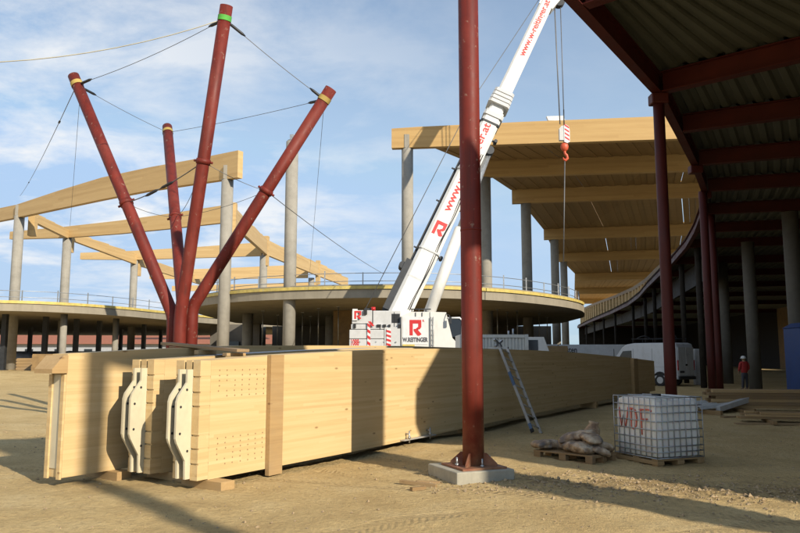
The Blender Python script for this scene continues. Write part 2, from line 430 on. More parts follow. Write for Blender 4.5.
# ------------------------------------------------------------------ ground
def track(x, y):
    """churned wheel tracks in front of the post and to the right"""
    c = 11.15 - .20 * x
    d = abs(y - c)
    k = max(0., min(1., (x - .8) / 1.2)) * math.exp(-(d / .75) ** 2)
    return k
def gh(x, y):
    p = Vector((x*.35, y*.35, 0))
    z = .05 * noise.noise(p) + .022 * noise.noise(Vector((x*1.7, y*1.7, 3)))
    r = math.hypot(x, y)
    fade = max(0, min(1, (45 - r) / 25))
    z *= fade
    if fade > 0:
        k = track(x, y)
        z += .013 * noise.noise(Vector((x*7, y*7, 1))) * fade
        if k > .02:
            z += k * (.05 * noise.noise(Vector((x*3.1, y*6.3, 9))) + .045 * abs(noise.noise(Vector((x*9, y*12, 5)))) - .01)
        # old tyre tread bands left in the dry sand
        for (off, sl) in ((3.4, -.55), (5.1, -.55)):
            dd = abs(y - (9.2 + sl * (x - off)))
            if dd < .22: z += .012 * math.sin((x + y * .3) * 38) * (1 - dd / .22) - .012
    m = max(0., min(1., (-x - 21) / 7)) * max(0., min(1., (y - 47) / 7))
    z += .62 * m * m * (3 - 2*m)
    return z
def spaced(lo, hi, step, far):
    a = list(np.arange(lo, hi + 1e-6, step)); s, v = step, hi
    up = []
    while v < far: s *= 1.13; v += s; up.append(v)
    s, v = step, lo; dn = []
    while v > -far: s *= 1.13; v -= s; dn.append(v)
    return dn[::-1] + a + up
xs = spaced(-7, 9, .075, 4000); ys = spaced(5.5, 16.5, .07, 4000)
verts = [(x, y, gh(x, y)) for y in ys for x in xs]
nx = len(xs)
faces = [(j*nx+i, j*nx+i+1, (j+1)*nx+i+1, (j+1)*nx+i) for j in range(len(ys)-1) for i in range(nx-1)]
me = bpy.data.meshes.new('ground'); me.from_pydata(verts, [], faces); me.materials.append(MAT['ground'])
me.polygons.foreach_set('use_smooth', [True]*len(me.polygons))
g = bpy.data.objects.new('ground', me); COL.objects.link(g); struct(g)

st = MB()
def stone(x, y, r):
    z = gh(x, y)
    c = Vector((x, y, z + r*.15)); ax = [random.uniform(.6, 1.3) for _ in range(3)]
    ang = random.uniform(0, 6.28); rot = Matrix.Rotation(ang, 4, 'Z') @ Matrix.Rotation(random.uniform(-.5, .5), 4, 'X')
    pts = [Vector(v) for v in ((1,0,0),(-1,0,0),(0,1,0),(0,-1,0),(0,0,.8),(0,0,-.8))]
    vs = [st.bm.verts.new(c + rot @ Vector((p.x*ax[0], p.y*ax[1], p.z*ax[2])) * r * random.uniform(.75, 1.2)) for p in pts]
    for a, b, d in ((0,2,4),(2,1,4),(1,3,4),(3,0,4),(2,0,5),(1,2,5),(3,1,5),(0,3,5)): st.bm.faces.new((vs[a], vs[b], vs[d]))
for _ in range(1500):
    y = random.uniform(5.6, 20); x = random.uniform(-.62, .62) * y
    stone(x, y, random.choice((.008, .01, .012, .016, .02)) * random.uniform(.7, 1.4))
for _ in range(1700):
    x = random.uniform(.4, 8); y = 11.15 - .2*x + random.gauss(0, .6)
    if 6 < y < 14: stone(x, y, random.choice((.012, .016, .022, .03)) * random.uniform(.6, 1.35))
tag(st.obj('loose_stones', MAT['stone']), None, None, kind='stuff')
# ------------------------------------------------------------------ round concrete columns and slabs
def column(name, x, y, z0, z1, r, label, cat='column', group=None, mat='concrete', cap=None):
    m = MB(); m.path([(x, y, z0), (x, y, z0 + (z1-z0)*.5), (x, y, z1)], r, 24)
    if cap:
        t = thing(name, label, cat, (x, y, z0), 0, group)
        m.obj('shaft', MAT[mat], t)
        k = MB()
        if cap == 'fork':
            for s in (-1, 1): k.bx(x-r*.55, x+r*.55, y+s*.33-.06, y+s*.33+.06, z1, z1+.95, bev=.02)
            k.bx(x-r*.5, x+r*.5, y-.26, y+.26, z1, z1+.08)
            k.obj('fork_head', MAT['concrete'], t)
        else:
            k.tube((x, y, z1), (x, y, z1+.10), r*.8, 16); k.bx(x-.16, x+.16, y-.09, y+.09, z1+.10, z1+.5, bev=.03)
            k.tube((x+.1, y-.12, z1+.2), (x+.1, y+.12, z1+.2), .05, 8)
            k.obj('bearing', MAT['steel'], t)
        return t
    o = m.obj(name, MAT[mat], org=(x, y, z0))
    return tag(o, label, cat, group)

def slab(name, outline, z0, z1, label, lip=.0):
    t = thing(name, label, 'concrete slab', (outline[0][0], outline[0][1], 0))
    m = MB(); m.prism(outline, (0,0,z0), (1,0,0), (0,1,0), (0,0,1), z1-z0); m.obj('deck', MAT['slab'], t)
    return t
def smooth_poly(pts, n=6, closed=False):
    out = []; k = len(pts)
    for i in range(k - (0 if closed else 1)):
        p0 = pts[(i-1) % k] if closed or i > 0 else pts[i]; p1 = pts[i]; p2 = pts[(i+1) % k]
        p3 = pts[(i+2) % k] if closed or i+2 < k else p2
        for j in range(n):
            t = j/n
            out.append(tuple(.5*((2*b) + (-a+c)*t + (2*a-5*b+4*c-d)*t*t + (-a+3*b-3*c+d)*t**3) for a, b, c, d in zip(p0, p1, p2, p3)))
    if not closed: out.append(tuple(pts[-1]))
    return out
def ribbon(m, path, z0, z1, t):
    """upright board following a plan path"""
    secs = []
    for i, p in enumerate(path):
        a = Vector(path[max(0, i-1)]); b = Vector(path[min(len(path)-1, i+1)]); d = (b-a).normalized(); nrm = Vector((d.y, -d.x))
        q = Vector(p) + nrm*t
        secs.append([(p[0], p[1], z0), (q.x, q.y, z0), (q.x, q.y, z1), (p[0], p[1], z1)])
    m.loft(secs); return m
def railing(path, z, label, step=2.4, h=1.1):
    t = thing('guard_rail', label, 'guard rail', (path[0][0], path[0][1], z))
    L = [0]
    for a, b in zip(path, path[1:]): L.append(L[-1] + math.hypot(b[0]-a[0], b[1]-a[1]))
    def at(s):
        for i in range(len(L)-1):
            if s <= L[i+1]:
                k = (s-L[i])/(L[i+1]-L[i]); return tuple(path[i][j] + (path[i+1][j]-path[i][j])*k for j in (0, 1))
        return path[-1]
    n = max(2, int(L[-1]/step))
    for i in range(n+1):
        x, y = at(L[-1]*i/n)
        m = MB(); m.bx(x-.035, x+.035, y-.035, y+.035, z, z+h + (.12 if i % 3 else .0)); m.bx(x-.08, x+.08, y-.08, y+.08, z, z+.03)
        m.obj('rail_post', MAT['steel'], t)
    for hh in (.55, 1.05):
        m = MB(); m.path([(p[0], p[1], z+hh) for p in path], .022, 6); m.obj('rail', MAT['steel'], t)
    return t

SZ = 5.9
cs = smooth_poly([(-17.5, 68), (-16.3, 57), (-12.3, 50), (-7, 46.3), (0, 45.0), (5.2, 46.6), (10, 51), (14.3, 58), (17, 68)], 6)
c_out = cs + [(17.6, 80), (12, 92), (0, 98), (-12, 92), (-17.8, 80)]
cslab = slab('curved_slab', c_out, 5.35, SZ, 'curved concrete slab with a yellow edge board behind the white crane')
m = MB(); ribbon(m, cs[:44], SZ+.002, SZ+.20, .10); m.obj('edge_board', MAT['yellow'], cslab)
m = MB(); ribbon(m, [(x*.985, 68+(y-68)*.985) for x, y in cs], SZ+.003, SZ+.32, .05); m.obj('upstand', MAT['slab'], cslab)
railing([(x*.975, 68+(y-68)*.975) for x, y in cs], SZ, 'thin grey guard rail on the curved slab behind the crane')

lpts = [Z(px, py, 5.9) for px, py in ((-90, 302), (0, 303), (60, 305), (120, 309), (165, 313.5), (205, 317.5), (245, 320.5), (285, 322.5))]
ls = smooth_poly([(p.x, p.y) for p in lpts], 4)
lslab = slab('ring_slab', ls + [(-10, 118), (-38, 128), (-95, 120), (-110, 75)], 5.3, 5.9, 'long concrete ring slab on dark posts at the far left')
m = MB(); ribbon(m, ls, 5.902, 6.12, .10); m.obj('edge_board', MAT['yellow'], lslab)
railing([(x-.4, y+.6) for x, y in ls], 5.9, 'thin grey guard rail along the ring slab at the left', 2.6)

# columns of the central slab and of the timber roof
def colx(px, Y): return XY(px, Y)
zt = P(290, 142, 47).z
column('concrete_column', colx(288.5, 47), 47, 0, zt, .40, 'tall free concrete column with a steel bearing on top, right of the red branching column', 'column', 'round concrete columns', cap='bearing')
zA = P(226, 180, 49).z
column('concrete_column', colx(222.5, 49), 49, 0, zA, .40, 'concrete column carrying the right end of the longest timber beam', 'column', 'round concrete columns', cap='fork')
ROOF_Z = P(407, 149, 50).z
rl = []
for i, (px, py, Y, lab) in enumerate(((407.5, 149, 50, 'sunlit concrete column at the left corner of the timber roof'),
        (486.5, 178, None, 'concrete column right behind the big red post, under the timber roof'),
        (527.5, 204, None, 'shaded concrete column under the timber roof, third from its left corner'),
        (556, 240, None, 'left one of two close shaded columns at the right end of the curved slab'),
        (565, 262, None, 'right one of two close shaded columns at the right end of the curved slab'))):
    if Y is None:
        Y = Z(px, py, ROOF_Z).y
    x = XY(px, Y, 8); rl.append((x, Y))
    if i == 0:
        column('concrete_column', x, Y, 0, ROOF_Z, .40, lab, 'column', 'round concrete columns', cap='fork')
    else:
        column('concrete_column', x, Y, 0, ROOF_Z, .42 + .03*i, lab, 'column', 'round concrete columns')
for px, Y, lab in ((247, 62, 'dark concrete column in the shade under the curved slab'),
                   (330, 66, 'stout concrete column in the shade under the curved slab, right of the sunlit one')):
    column('concrete_column', colx(px, Y), Y, 0, 5.345, .45, lab, 'column', 'round concrete columns')

# rear walls under the curved slab
def wall_box(name, p, q, z0, z1, t, mat, label, cat='wall'):
    o = MB(); f = frame((p[0], p[1], 0), (q[0], q[1], 0)); L = (Vector(q)-Vector(p)).length
    o.bx(0, L, -t/2, t/2, z0, z1)
    return tag(o.obj(name, MAT[mat], matrix=f), label, cat)
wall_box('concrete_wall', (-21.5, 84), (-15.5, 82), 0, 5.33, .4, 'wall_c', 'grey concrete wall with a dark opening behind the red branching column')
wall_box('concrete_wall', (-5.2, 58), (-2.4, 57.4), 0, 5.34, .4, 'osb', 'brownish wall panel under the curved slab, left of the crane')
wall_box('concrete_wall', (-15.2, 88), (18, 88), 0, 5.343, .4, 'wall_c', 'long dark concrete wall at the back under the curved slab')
o = MB(); o.bx(-19.6, -17.9, 82.0, 82.5, 2.0, 3.4); tag(o.obj('window_opening', MAT['glass'], org=(-18.8, 82.2, 2.0)), 'dark window opening in the grey wall behind the red branching column', 'window')

# ------------------------------------------------------------------ left timber frame: beams on columns
FZ = zA
def tbeam(name, p, q, prof, t, label, cat='timber beam', group=None, mat='glulam_far', parent=None):
    """prof: (fraction along, bottom drop, top height) in the vertical plane from p to q"""
    f = frame(p, (q[0], q[1], p[2])); L = math.hypot(q[0]-p[0], q[1]-p[1])
    low = [(s*L, b) for s, b, _ in prof]; top = [(s*L, h) for s, _, h in prof][::-1]
    m = MB(); m.prism(low + top, (0, -t/2, 0), (1,0,0), (0,0,1), (0,1,0), t)
    o = m.obj(name, MAT[mat], parent, matrix=f)
    return tag(o, label, cat, group) if parent is None else o
def zb(px, py, Y): return P(px, py, Y).z
gl = 'glulam beams of the open frame at the left'
# columns of the left frame (upper parts pass through the slab)
YL1, YL2, YL3, YL4 = 65.0, 74.0, 89.0, 112.0
uc = [(18, 216, YL1), (66.5, 237, YL2), (134, 257, YL3)]
for (px, py, Y), lab in zip(uc, ('leftmost tall concrete column, under the low end of the longest timber beam', 'tall concrete column at the left, second from the picture edge', 'tall concrete column left of the red branching column, third from the picture edge')):
    x = XY(px, Y, 12)
    column('concrete_column', x, Y, gh(x, Y)-.1, zb(px, py, Y), .43, lab, 'column', 'round concrete columns', cap='fork' if Y == YL1 else None)
for px, py, Y, lab in ((263, 256, 87, 'slim concrete column below the stepped timber edge beam, left one'), (311, 278, 112, 'short looking concrete column below the stepped timber edge beam, right one')):
    x = XY(px, Y, 10); column('concrete_column', x, Y, 0, zb(px, py, Y), .45, lab, 'column', 'round concrete columns')
def long_beam(l, r, prof, label):
    """l, r = (px, Y); profile rows: (px of top edge, py top, py bottom)"""
    (pl, Yl), (pr, Yr) = l, r
    xl, xr = XY(pl, Yl, FZ), XY(pr, Yr, FZ)
    rows = []
    base = None
    for px, pt, pb in prof:
        lo, hi = -0.6, 1.6
        for _ in range(50):
            s = (lo+hi)/2; X, Yv = xl+(xr-xl)*s, Yl+(Yr-Yl)*s
            if CX + F*X/(Yv*math.cos(TH)+(FZ-H)*math.sin(TH)) < px: lo = s
            else: hi = s
        Yv = Yl+(Yr-Yl)*lo
        rows.append((lo, P(px, pb, Yv).z, P(px, pt, Yv).z))
    return tbeam('glulam_beam', (xl, Yl, 0), (xr, Yr, 0), rows, .45, label, group=gl)
long_beam((18, YL1), (226, 49), [(-40, 217, 229), (18, 205, 218), (60, 191, 209), (103, 178, 200), (150, 168, 191), (198, 159.5, 184), (240, 151, 178)], 'longest pale timber beam, nearest of the left frame, sloping across behind the red column')
long_beam((66, YL2), (222, 66), [(11, 232, 239.5), (66, 227, 238), (120, 221, 234), (170, 214, 229), (229, 205, 222.5)], 'second timber beam of the left frame, below the longest one')
long_beam((134, YL3), (262, 87), [(81, 253, 259.5), (134, 251, 260), (200, 247, 258), (262, 242.5, 256)], 'third timber beam of the left frame, thin and near level')
long_beam((160, 112), (308, 112), [(150, 271, 279), (230, 268, 279), (308, 264.5, 278)], 'fourth timber beam of the left frame, low behind the red column')
long_beam((160, 140), (330, 140), [(172, 286, 291), (250, 284, 291), (318, 282, 290)], 'farthest timber beam of the left frame, just above the slab edge')
def step_beam(pts, label):
    """edge beam of stepped pieces with upright stubs; pts (px, py_top, py_bottom, Y)"""
    a = pts[0]; o = P(a[0], a[2], a[3]); t = thing('edge_beam', label, 'timber edge beam', o)
    for i, (p, q) in enumerate(zip(pts, pts[1:])):
        p0, p1, q0, q1 = P(p[0], p[2], p[3]), P(p[0], p[1], p[3]), P(q[0], q[2], q[3]), P(q[0], q[1], q[3])
        n = 4; L = (q0-p0).length
        f = frame(p0, (q0.x, q0.y, p0.z)); low, top = [], []
        for k in range(n):
            s0, s1 = k/n, (k+1)/n
            for s in (s0, s1 - 1e-3):
                top.append((s*(q0-p0).xy.length, (p1.z-p0.z)*(1-s0) + (q1.z-p0.z)*s0))
        low = [(0, 0), ((q0-p0).xy.length, q0.z-p0.z)]
        m = MB(); m.prism(low + top[::-1], (0, -.2, 0), (1,0,0), (0,0,1), (0,1,0), .4); m.obj('beam_piece', MAT['glulam_far'], t, matrix=f)
        m = MB(); m.bx(-.32, .32, -.30, .30, -1.3, p1.z-p0.z+.45); m.obj('stub_post', MAT['glulam_far'], t, matrix=f)
    return t
step_beam([(233, 208, 226, 66), (266, 240, 255, 87), (318, 263.5, 276, 112), (347, 279, 287, 128)], 'stepped timber edge beam falling to the right towards the curved slab')
step_beam([(33, 213.5, 222, 66), (70, 232, 240, 74.5), (138, 256, 265.5, 89.6), (205, 279, 286, 118)], 'stepped timber edge beam at the left, going back between the tall columns')

# dark posts and pale thin posts under the ring slab
ds_ = 'dark steel posts under the ring slab'
for i, (px, Y) in enumerate(((3, 62), (44, 66), (75, 70), (98, 74), (143, 82), (29, 90), (120, 96), (160, 100))):
    x = XY(px, Y); m = MB(); z0 = gh(x, Y); m.bx(x-.2, x+.2, Y-.2, Y+.2, z0, 5.29); m.bx(x-.34, x+.34, Y-.34, Y+.34, z0, z0+.06)
    tag(m.obj('steel_post', MAT['darksteel'], org=(x, Y, z0)), 'dark square steel post standing under the ring slab at the left', 'post', ds_)
for px, Y, lab in ((62, 62, 'pale thin concrete post at the slab edge, left one of two'), (114.5, 69.5, 'pale thin concrete post at the slab edge, right one of two')):
    x = XY(px, Y); column('concrete_post', x, Y, gh(x, Y)-.1, 5.29, .28, lab, 'post')

# far left background
t = thing('long_building', 'long low building with a terracotta roof far behind the left posts', 'building', (-60, 150, 0))
m = MB(); m.bx(-110, -20, 150, 172, 0, 4.2); m.obj('wall', MAT['farwall'], t)
m = MB(); m.prism([(149, 4.2), (173, 4.2), (161, 7.3)], (-111, 0, 0), (0,1,0), (0,0,1), (1,0,0), 92); m.obj('roof', MAT['terracotta'], t)
for i in range(14):
    m = MB(); x = -106 + i*6; m.bx(x, x+1.6, 149.9, 150.0, 1.2, 3.2); m.obj('window', MAT['glass'], t)
wall_box('site_fence', (-75, 118), (-24, 112), 0, 2.55, .12, 'farwall', 'blue grey site fence in front of the terracotta roofed building', 'fence')
m = MB()
for i in range(22):
    x = random.uniform(-36.5, -31); y = random.uniform(69, 73); m.ball((x, y, gh(x, y) + random.uniform(.3, 1.0)), random.uniform(.7, 1.15), 2, (1.5, 1, .75), .10)
tag(m.obj('covered_pile', MAT['tarp'], org=(-34, 71, .6)), 'grey tarpaulin covered pile beyond the leftmost column', 'pile')
x, y = XY(29, 62), 62
m = MB(); m.bx(x-.75, x+.75, y-.5, y+.5, gh(x,y)-.05, gh(x,y)+1.0, bev=.03); 
for k in range(4): m.bx(x-.78, x+.78, y-.53, y-.50, gh(x,y)+.05+.24*k, gh(x,y)+.22+.24*k)
tag(m.obj('wooden_crate', MAT['old_plank'], org=(x, y, gh(x,y))), 'small brown wooden crate at the foot of the grey covered pile', 'crate')

# ------------------------------------------------------------------ timber roof hall on the right
rroot = thing('timber_roof', 'broad timber roof of deep glulam beams above the curved slab and hall', 'roof', (rl[0][0], rl[0][1], ROOF_Z))
BH = P(392, 128, 50).z - ROOF_Z
far = [(33.5, 140), (41, 172), (48.5, 204)]
lefts = [(XY(392, 50, ROOF_Z), 50)] + [(x-1.3, y) for x, y in rl[1:]] + far
rights = [(30, 46.5), (33, 55), (35, 64.5), (44, 85), (52, 105), (58, 135), (62, 167), (66, 202)]
beams = list(zip(lefts, rights))
# extra beams between the far ones keep the rhythm
for (l, r) in beams:
    L = Vector(r) - Vector(l)
    prof = [(0, 0, BH*.92), (.06, 0, BH*.96), (.3, 0, BH*1.02), (.6, .0, BH*1.05), (1, .05, BH)]
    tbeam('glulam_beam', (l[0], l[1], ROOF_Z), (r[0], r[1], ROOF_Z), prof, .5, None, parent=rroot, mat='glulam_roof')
for (l0, r0), (l1, r1) in zip(beams, beams[1:]):
    zt_ = ROOF_Z + BH - .02
    n = 3
    cuts = [0, .27, .273, .62, .6225, 1.0]
    m = MB()
    for k in range(0, len(cuts)-1, 2):
        a, b = cuts[k], cuts[k+1]
        A0 = Vector(l0).lerp(Vector(r0), a); A1 = Vector(l0).lerp(Vector(r0), b); B0 = Vector(l1).lerp(Vector(r1), a); B1 = Vector(l1).lerp(Vector(r1), b)
        d0 = (Vector((B0.x-A0.x, B0.y-A0.y))).normalized()*.26
        A0, A1 = A0 + d0, A1 + d0; B0, B1 = B0 - d0, B1 - d0
        nb = max(1, int((A1-A0).length/.6))
        for j in range(nb):
            s0, s1 = j/nb, (j+1)/nb - .0005 
            p0, p1, q0, q1 = A0.lerp(A1, s0), A0.lerp(A1, s1), B0.lerp(B1, s0), B0.lerp(B1, s1)
            dz = .0 if j % 2 else .05
            lo = [(p0.x, p0.y, zt_-.14-dz), (p1.x, p1.y, zt_-.14-dz), (q1.x, q1.y, zt_-.14-dz), (q0.x, q0.y, zt_-.14-dz)]
            hi = [(x, y, zt_) for x, y, z in lo]
            m.loft([lo, hi])
    m.obj('roof_deck', MAT['deck_wood'], rroot)
# covering sheet above the deck boards, with the same slots
# small white sheet lying on the roof edge
p = P(549, 117, 48.4)
m = MB(); m.prism([(0, 0), (1.15, 0), (1.05, .34), (-.12, .30)], (p.x, 48.6, ROOF_Z+BH*1.05+.005), (1,0,0), (0,0,1), (0,1,0), .25)
tag(m.obj('white_sheet', MAT['white'], org=(p.x, 48.6, ROOF_Z+BH)), 'small white packed sheet on the front edge of the timber roof', 'sheet')

# ------------------------------------------------------------------ red steel canopy on the right
CZ = 8.03
E = [Vector(p) for p in ((3.25, 12.65), (6.19, 17.0), (7.85, 20.1), (9.75, 23.7), (11.67, 27.6), (13.5, 32.2), (15.1, 37), (16.7, 42.3), (18.7, 50), (20.6, 58), (23, 68), (25.8, 79), (28.6, 92), (31.6, 110), (35.3, 136), (40.2, 167))]
D = [Vector(d).normalized() for d in ((.74, -.67), (.76, -.65), (.88, -.47), (.93, -.36), (.95, -.30), (.965, -.26), (.97, -.23), (.975, -.2))] + [Vector((.98, -.18)).normalized()]*8
LEN = [7.8, 18, 21, 22, 22.5, 23, 23, 23] + [23]*8
I = [e + d*l for e, d, l in zip(E, D, LEN)]
can = thing('steel_canopy', 'red steel canopy with a corrugated underside overhead at the right', 'canopy', (E[0].x, E[0].y, CZ))
# edge beam
eb = [E[0] + (E[0]-E[1]).normalized()*.9] + E
for a, b in zip(eb, eb[1:]):
    m = MB(); f = frame((a.x, a.y, CZ), (b.x, b.y, CZ)); L = (b-a).length
    m.bx(0, L-.004, -.11, .11, 0, .022); m.bx(0, L-.004, -.11, .11, .478, .50); m.bx(0, L-.004, -.012, .012, .022, .478)
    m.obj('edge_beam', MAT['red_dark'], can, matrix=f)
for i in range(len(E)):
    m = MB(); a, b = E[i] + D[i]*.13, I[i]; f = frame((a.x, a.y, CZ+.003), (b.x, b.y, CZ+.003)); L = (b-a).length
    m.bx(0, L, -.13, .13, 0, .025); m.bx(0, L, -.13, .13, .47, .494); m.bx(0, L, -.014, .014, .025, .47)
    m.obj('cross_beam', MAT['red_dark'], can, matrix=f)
for i in range(len(E)-1):
    m = MB(); w = .42
    n = max(6, int(max(LEN[i], LEN[i+1]) / w)); rows0, rows1 = [], []
    z0 = CZ + .53
    prof = ((0, 0), (.18, 0), (.32, .085), (.68, .085), (.82, 0))
    for k in range(n):
        for u, h in prof:
            s = (k+u)/n
            p = (E[i]).lerp(I[i], s); q = E[i+1].lerp(I[i+1], s)
            rows0.append((p.x, p.y, z0+h)); rows1.append((q.x, q.y, z0+h))
    A = [m.bm.verts.new(v) for v in rows0]; Bv = [m.bm.verts.new(v) for v in rows1]
    A2 = [m.bm.verts.new((v[0], v[1], z0+.16)) for v in (rows0[0], rows0[-1])]; B2 = [m.bm.verts.new((v[0], v[1], z0+.16)) for v in (rows1[0], rows1[-1])]
    for k in range(len(A)-1): m.bm.faces.new((A[k], A[k+1], Bv[k+1], Bv[k]))
    m.bm.faces.new((A2[0], B2[0], B2[1], A2[1]))
    m.obj('corrugated_deck', MAT['deckmetal'], can)
rq = [(9.05, 7.36), (9.95, 4.0), (20.2, -1.5), (19.95, 5.2)]
m = MB(); m.prism(rq, (0, 0, CZ+.53), (1,0,0), (0,1,0), (0,0,1), .10); m.obj('rear_deck', MAT['deckmetal'], can)
for a, b in ((rq[0], rq[1]), (rq[1], rq[2])):
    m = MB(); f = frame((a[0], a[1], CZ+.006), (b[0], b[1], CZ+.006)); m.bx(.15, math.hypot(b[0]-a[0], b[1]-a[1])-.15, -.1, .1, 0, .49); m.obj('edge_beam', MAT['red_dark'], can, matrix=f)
# bracket stubs hanging at post heads are parts of the canopy
for e in (E[1], E[3], E[4]):
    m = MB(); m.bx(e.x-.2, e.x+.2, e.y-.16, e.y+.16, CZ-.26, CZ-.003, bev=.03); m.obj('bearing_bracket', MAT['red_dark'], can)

def red_post(x, y, z1, r, label, base=False, mat='red', z0=0.0, group='red steel posts'):
    t = thing('steel_post', label, 'post', (x, y, z0), 0, group)
    m = MB(); m.path([(x, y, z0+.03), (x, y, z0+2), (x, y, (z0+z1)/2), (x, y, z1)], r, 28); m.obj('shaft', MAT[mat], t)
    if base:
        a0 = R(22)
        m = MB(); m.bx(-.36, .36, -.36, .36, 0, .03, Matrix.Translation((x, y, z0)) @ Matrix.Rotation(a0, 4, 'Z')); m.obj('base_plate', MAT[mat], t)
        for k in range(4):
            a = a0 + R(45) + k*R(90); d = Vector((math.cos(a), math.sin(a), 0)); s = Vector((-d.y, d.x, 0))
            m = MB(); m.prism([(r-.01, .031), (r+.20, .031), (r+.20, .07), (r+.04, .21), (r-.01, .21)], Vector((x, y, z0)) - s*.011, d, (0,0,1), s, .022); m.obj('gusset', MAT[mat], t)
        for k in range(4):
            a = a0 + k*R(90); d = Vector((math.cos(a), math.sin(a), 0)); c = Vector((x, y, z0)) + d*(r+.115)
            m = MB(); m.tube(c + Vector((0,0,.031)), c + Vector((0,0,.15)), .014, 8); m.tube(c + Vector((0,0,.031)), c + Vector((0,0,.062)), .03, 6); m.obj('anchor_bolt', MAT['steel'], t)
        m = MB(); m.tube((x, y, z0+3.55), (x, y, z0+3.58), r+.004, 28); m.obj('weld_ring', MAT[mat], t)
    else:
        m = MB(); m.bx(x-r*1.5, x+r*1.5, y-r*1.5, y+r*1.5, z0, z0+.03); m.obj('base_plate', MAT[mat], t)
    return t
PX, PY = 1.095, 11.22
red_post(PX, PY, 10.6, .160, 'thick red steel post in the foreground, bolted on a concrete footing', True, z0=.165)
fm = Matrix.Translation((1.05, 11.28, 0)) @ Matrix.Rotation(R(22), 4, 'Z')
m = MB(); m.bx(-.47, .47, -.50, .50, -.12, .165, fm, bev=.018)
tag(m.obj('concrete_footing', MAT['footing'], org=(1.05, 11.28, 0)), 'square concrete footing block under the thick red post', 'footing')
red_post(E[1].x, E[1].y, CZ-.005, .13, 'thin red post behind the white liquid tank', mat='red_dark')  # same paint as the thick post, its shade put into the darker red
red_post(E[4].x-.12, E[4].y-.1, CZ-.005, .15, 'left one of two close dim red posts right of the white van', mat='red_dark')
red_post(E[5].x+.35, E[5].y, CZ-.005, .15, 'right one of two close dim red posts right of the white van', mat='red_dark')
# unseen post and column added outside the frame to throw the shadow bands
red_post(11.60, -7.87, 15.5, .19, 'unseen tall red post far right behind the camera that throws a shadow band')
column('concrete_column', 10.18, 1.33, 0, 10.6, .40, 'unseen concrete column added right of the camera to throw a shadow band', 'column', 'round concrete columns')

# unseen wall added right of the camera to shade the ground; its gaps let bands of sun through
yw = thing('shade_wall', 'unseen tall board wall added right of the camera to shade the ground', 'wall', (14, -2, 0))
f = frame((13.2, -3.2, 0), (20.2, 5.8, 0)); L = math.hypot(7, 9)
for a_, b_ in ((0, .9), (2.1, 5.6), (6.4, L)):
    m = MB(); m.bx(a_, b_, -.1, .1, 0, 10.5); m.obj('wall_panel', MAT['hall_dark'], yw, matrix=f)
gr_ = thing('shade_roof', 'unseen roof sheet added right of the camera to shade the ground', 'roof', (6.5, -1.7, 10.2))  # unseen sheet, added only to cast shade on the ground at the left
m = MB(); m.prism([(6.3, -1.9), (10.4, 1.5), (7.6, 3.4), (4.2, .8)], (0, 0, 10.2), (1,0,0), (0,1,0), (0,0,1), .12); m.obj('sheet', MAT['deckmetal'], gr_)
# inner row of columns, facade, rear wall of the hall
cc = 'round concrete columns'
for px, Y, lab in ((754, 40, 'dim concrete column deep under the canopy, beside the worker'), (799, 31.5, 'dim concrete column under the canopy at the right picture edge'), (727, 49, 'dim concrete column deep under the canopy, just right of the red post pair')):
    column('concrete_column', XY(px, Y), Y, 0, CZ-.01, .33, lab, 'column', cc, mat='shaded_concrete')
fac = thing('hall_facade', 'open dark hall front of thin posts receding behind the vans', 'hall front', (E[7].x, E[7].y, 0))
fe = [E[i] + D[i]*1.6 for i in range(7, len(E))]
for i in range(7, len(E)-1):
    L = (E[i+1]-E[i]).length; n = max(1, int(round(L/13)))
    for k in range(n):
        p = (E[i] + D[i]*.55).lerp(E[i+1] + D[i+1]*.55, k/n)
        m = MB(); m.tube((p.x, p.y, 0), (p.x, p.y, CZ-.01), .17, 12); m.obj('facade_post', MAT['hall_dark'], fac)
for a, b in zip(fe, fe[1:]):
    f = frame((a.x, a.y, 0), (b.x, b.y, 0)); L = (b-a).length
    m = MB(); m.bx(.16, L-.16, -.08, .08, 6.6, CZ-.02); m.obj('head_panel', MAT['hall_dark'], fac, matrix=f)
cl = thing('clerestory', 'window band with upright timber mullions along the hall edge, far right of the crane', 'window band', (E[8].x, E[8].y, CZ+.6))
def edge_pt(y, off=.9):
    for i in range(7, len(E)-1):
        if y <= E[i+1].y or i == len(E)-2:
            k = (y-E[i].y)/(E[i+1].y-E[i].y); return (E[i]+D[i]*off).lerp(E[i+1]+D[i+1]*off, k)
def head(y): return CZ + .95 + max(0, (y-52))/114*2.9
y = 44.0
while y < 166:
    p = edge_pt(y); w = .16 + (y-44)/120*.25
    m = MB(); m.bx(p.x-w, p.x+w, p.y-.25, p.y+.25, CZ+.64, head(y)); m.obj('mullion', MAT['glulam_far'], cl)
    y += 2.6 + (y-44)*.012
ys_ = list(np.arange(43, 166.5, 4.1)); ep = [edge_pt(v) for v in ys_]
m = MB(); m.loft([[(p.x-.3, p.y, CZ+.62), (p.x+.3, p.y, CZ+.62), (p.x+.3, p.y, CZ+.80), (p.x-.3, p.y, CZ+.80)] for p in ep]); m.obj('sill_beam', MAT['old_plank'], cl)
m = MB(); m.loft([[(p.x-.25, p.y, head(v)+.003), (p.x+.35, p.y, head(v)+.003), (p.x+.35, p.y, head(v)+.42), (p.x-.25, p.y, head(v)+.42)] for p, v in zip(ep, ys_)]); m.obj('head_beam', MAT['old_plank'], cl)
back = thing('rear_wall', 'dark rear wall of the hall with bright openings deep under the canopy', 'wall', (I[4].x, I[4].y, 0))
pts = [I[k] + D[k]*.13 for k in range(1, 16)]
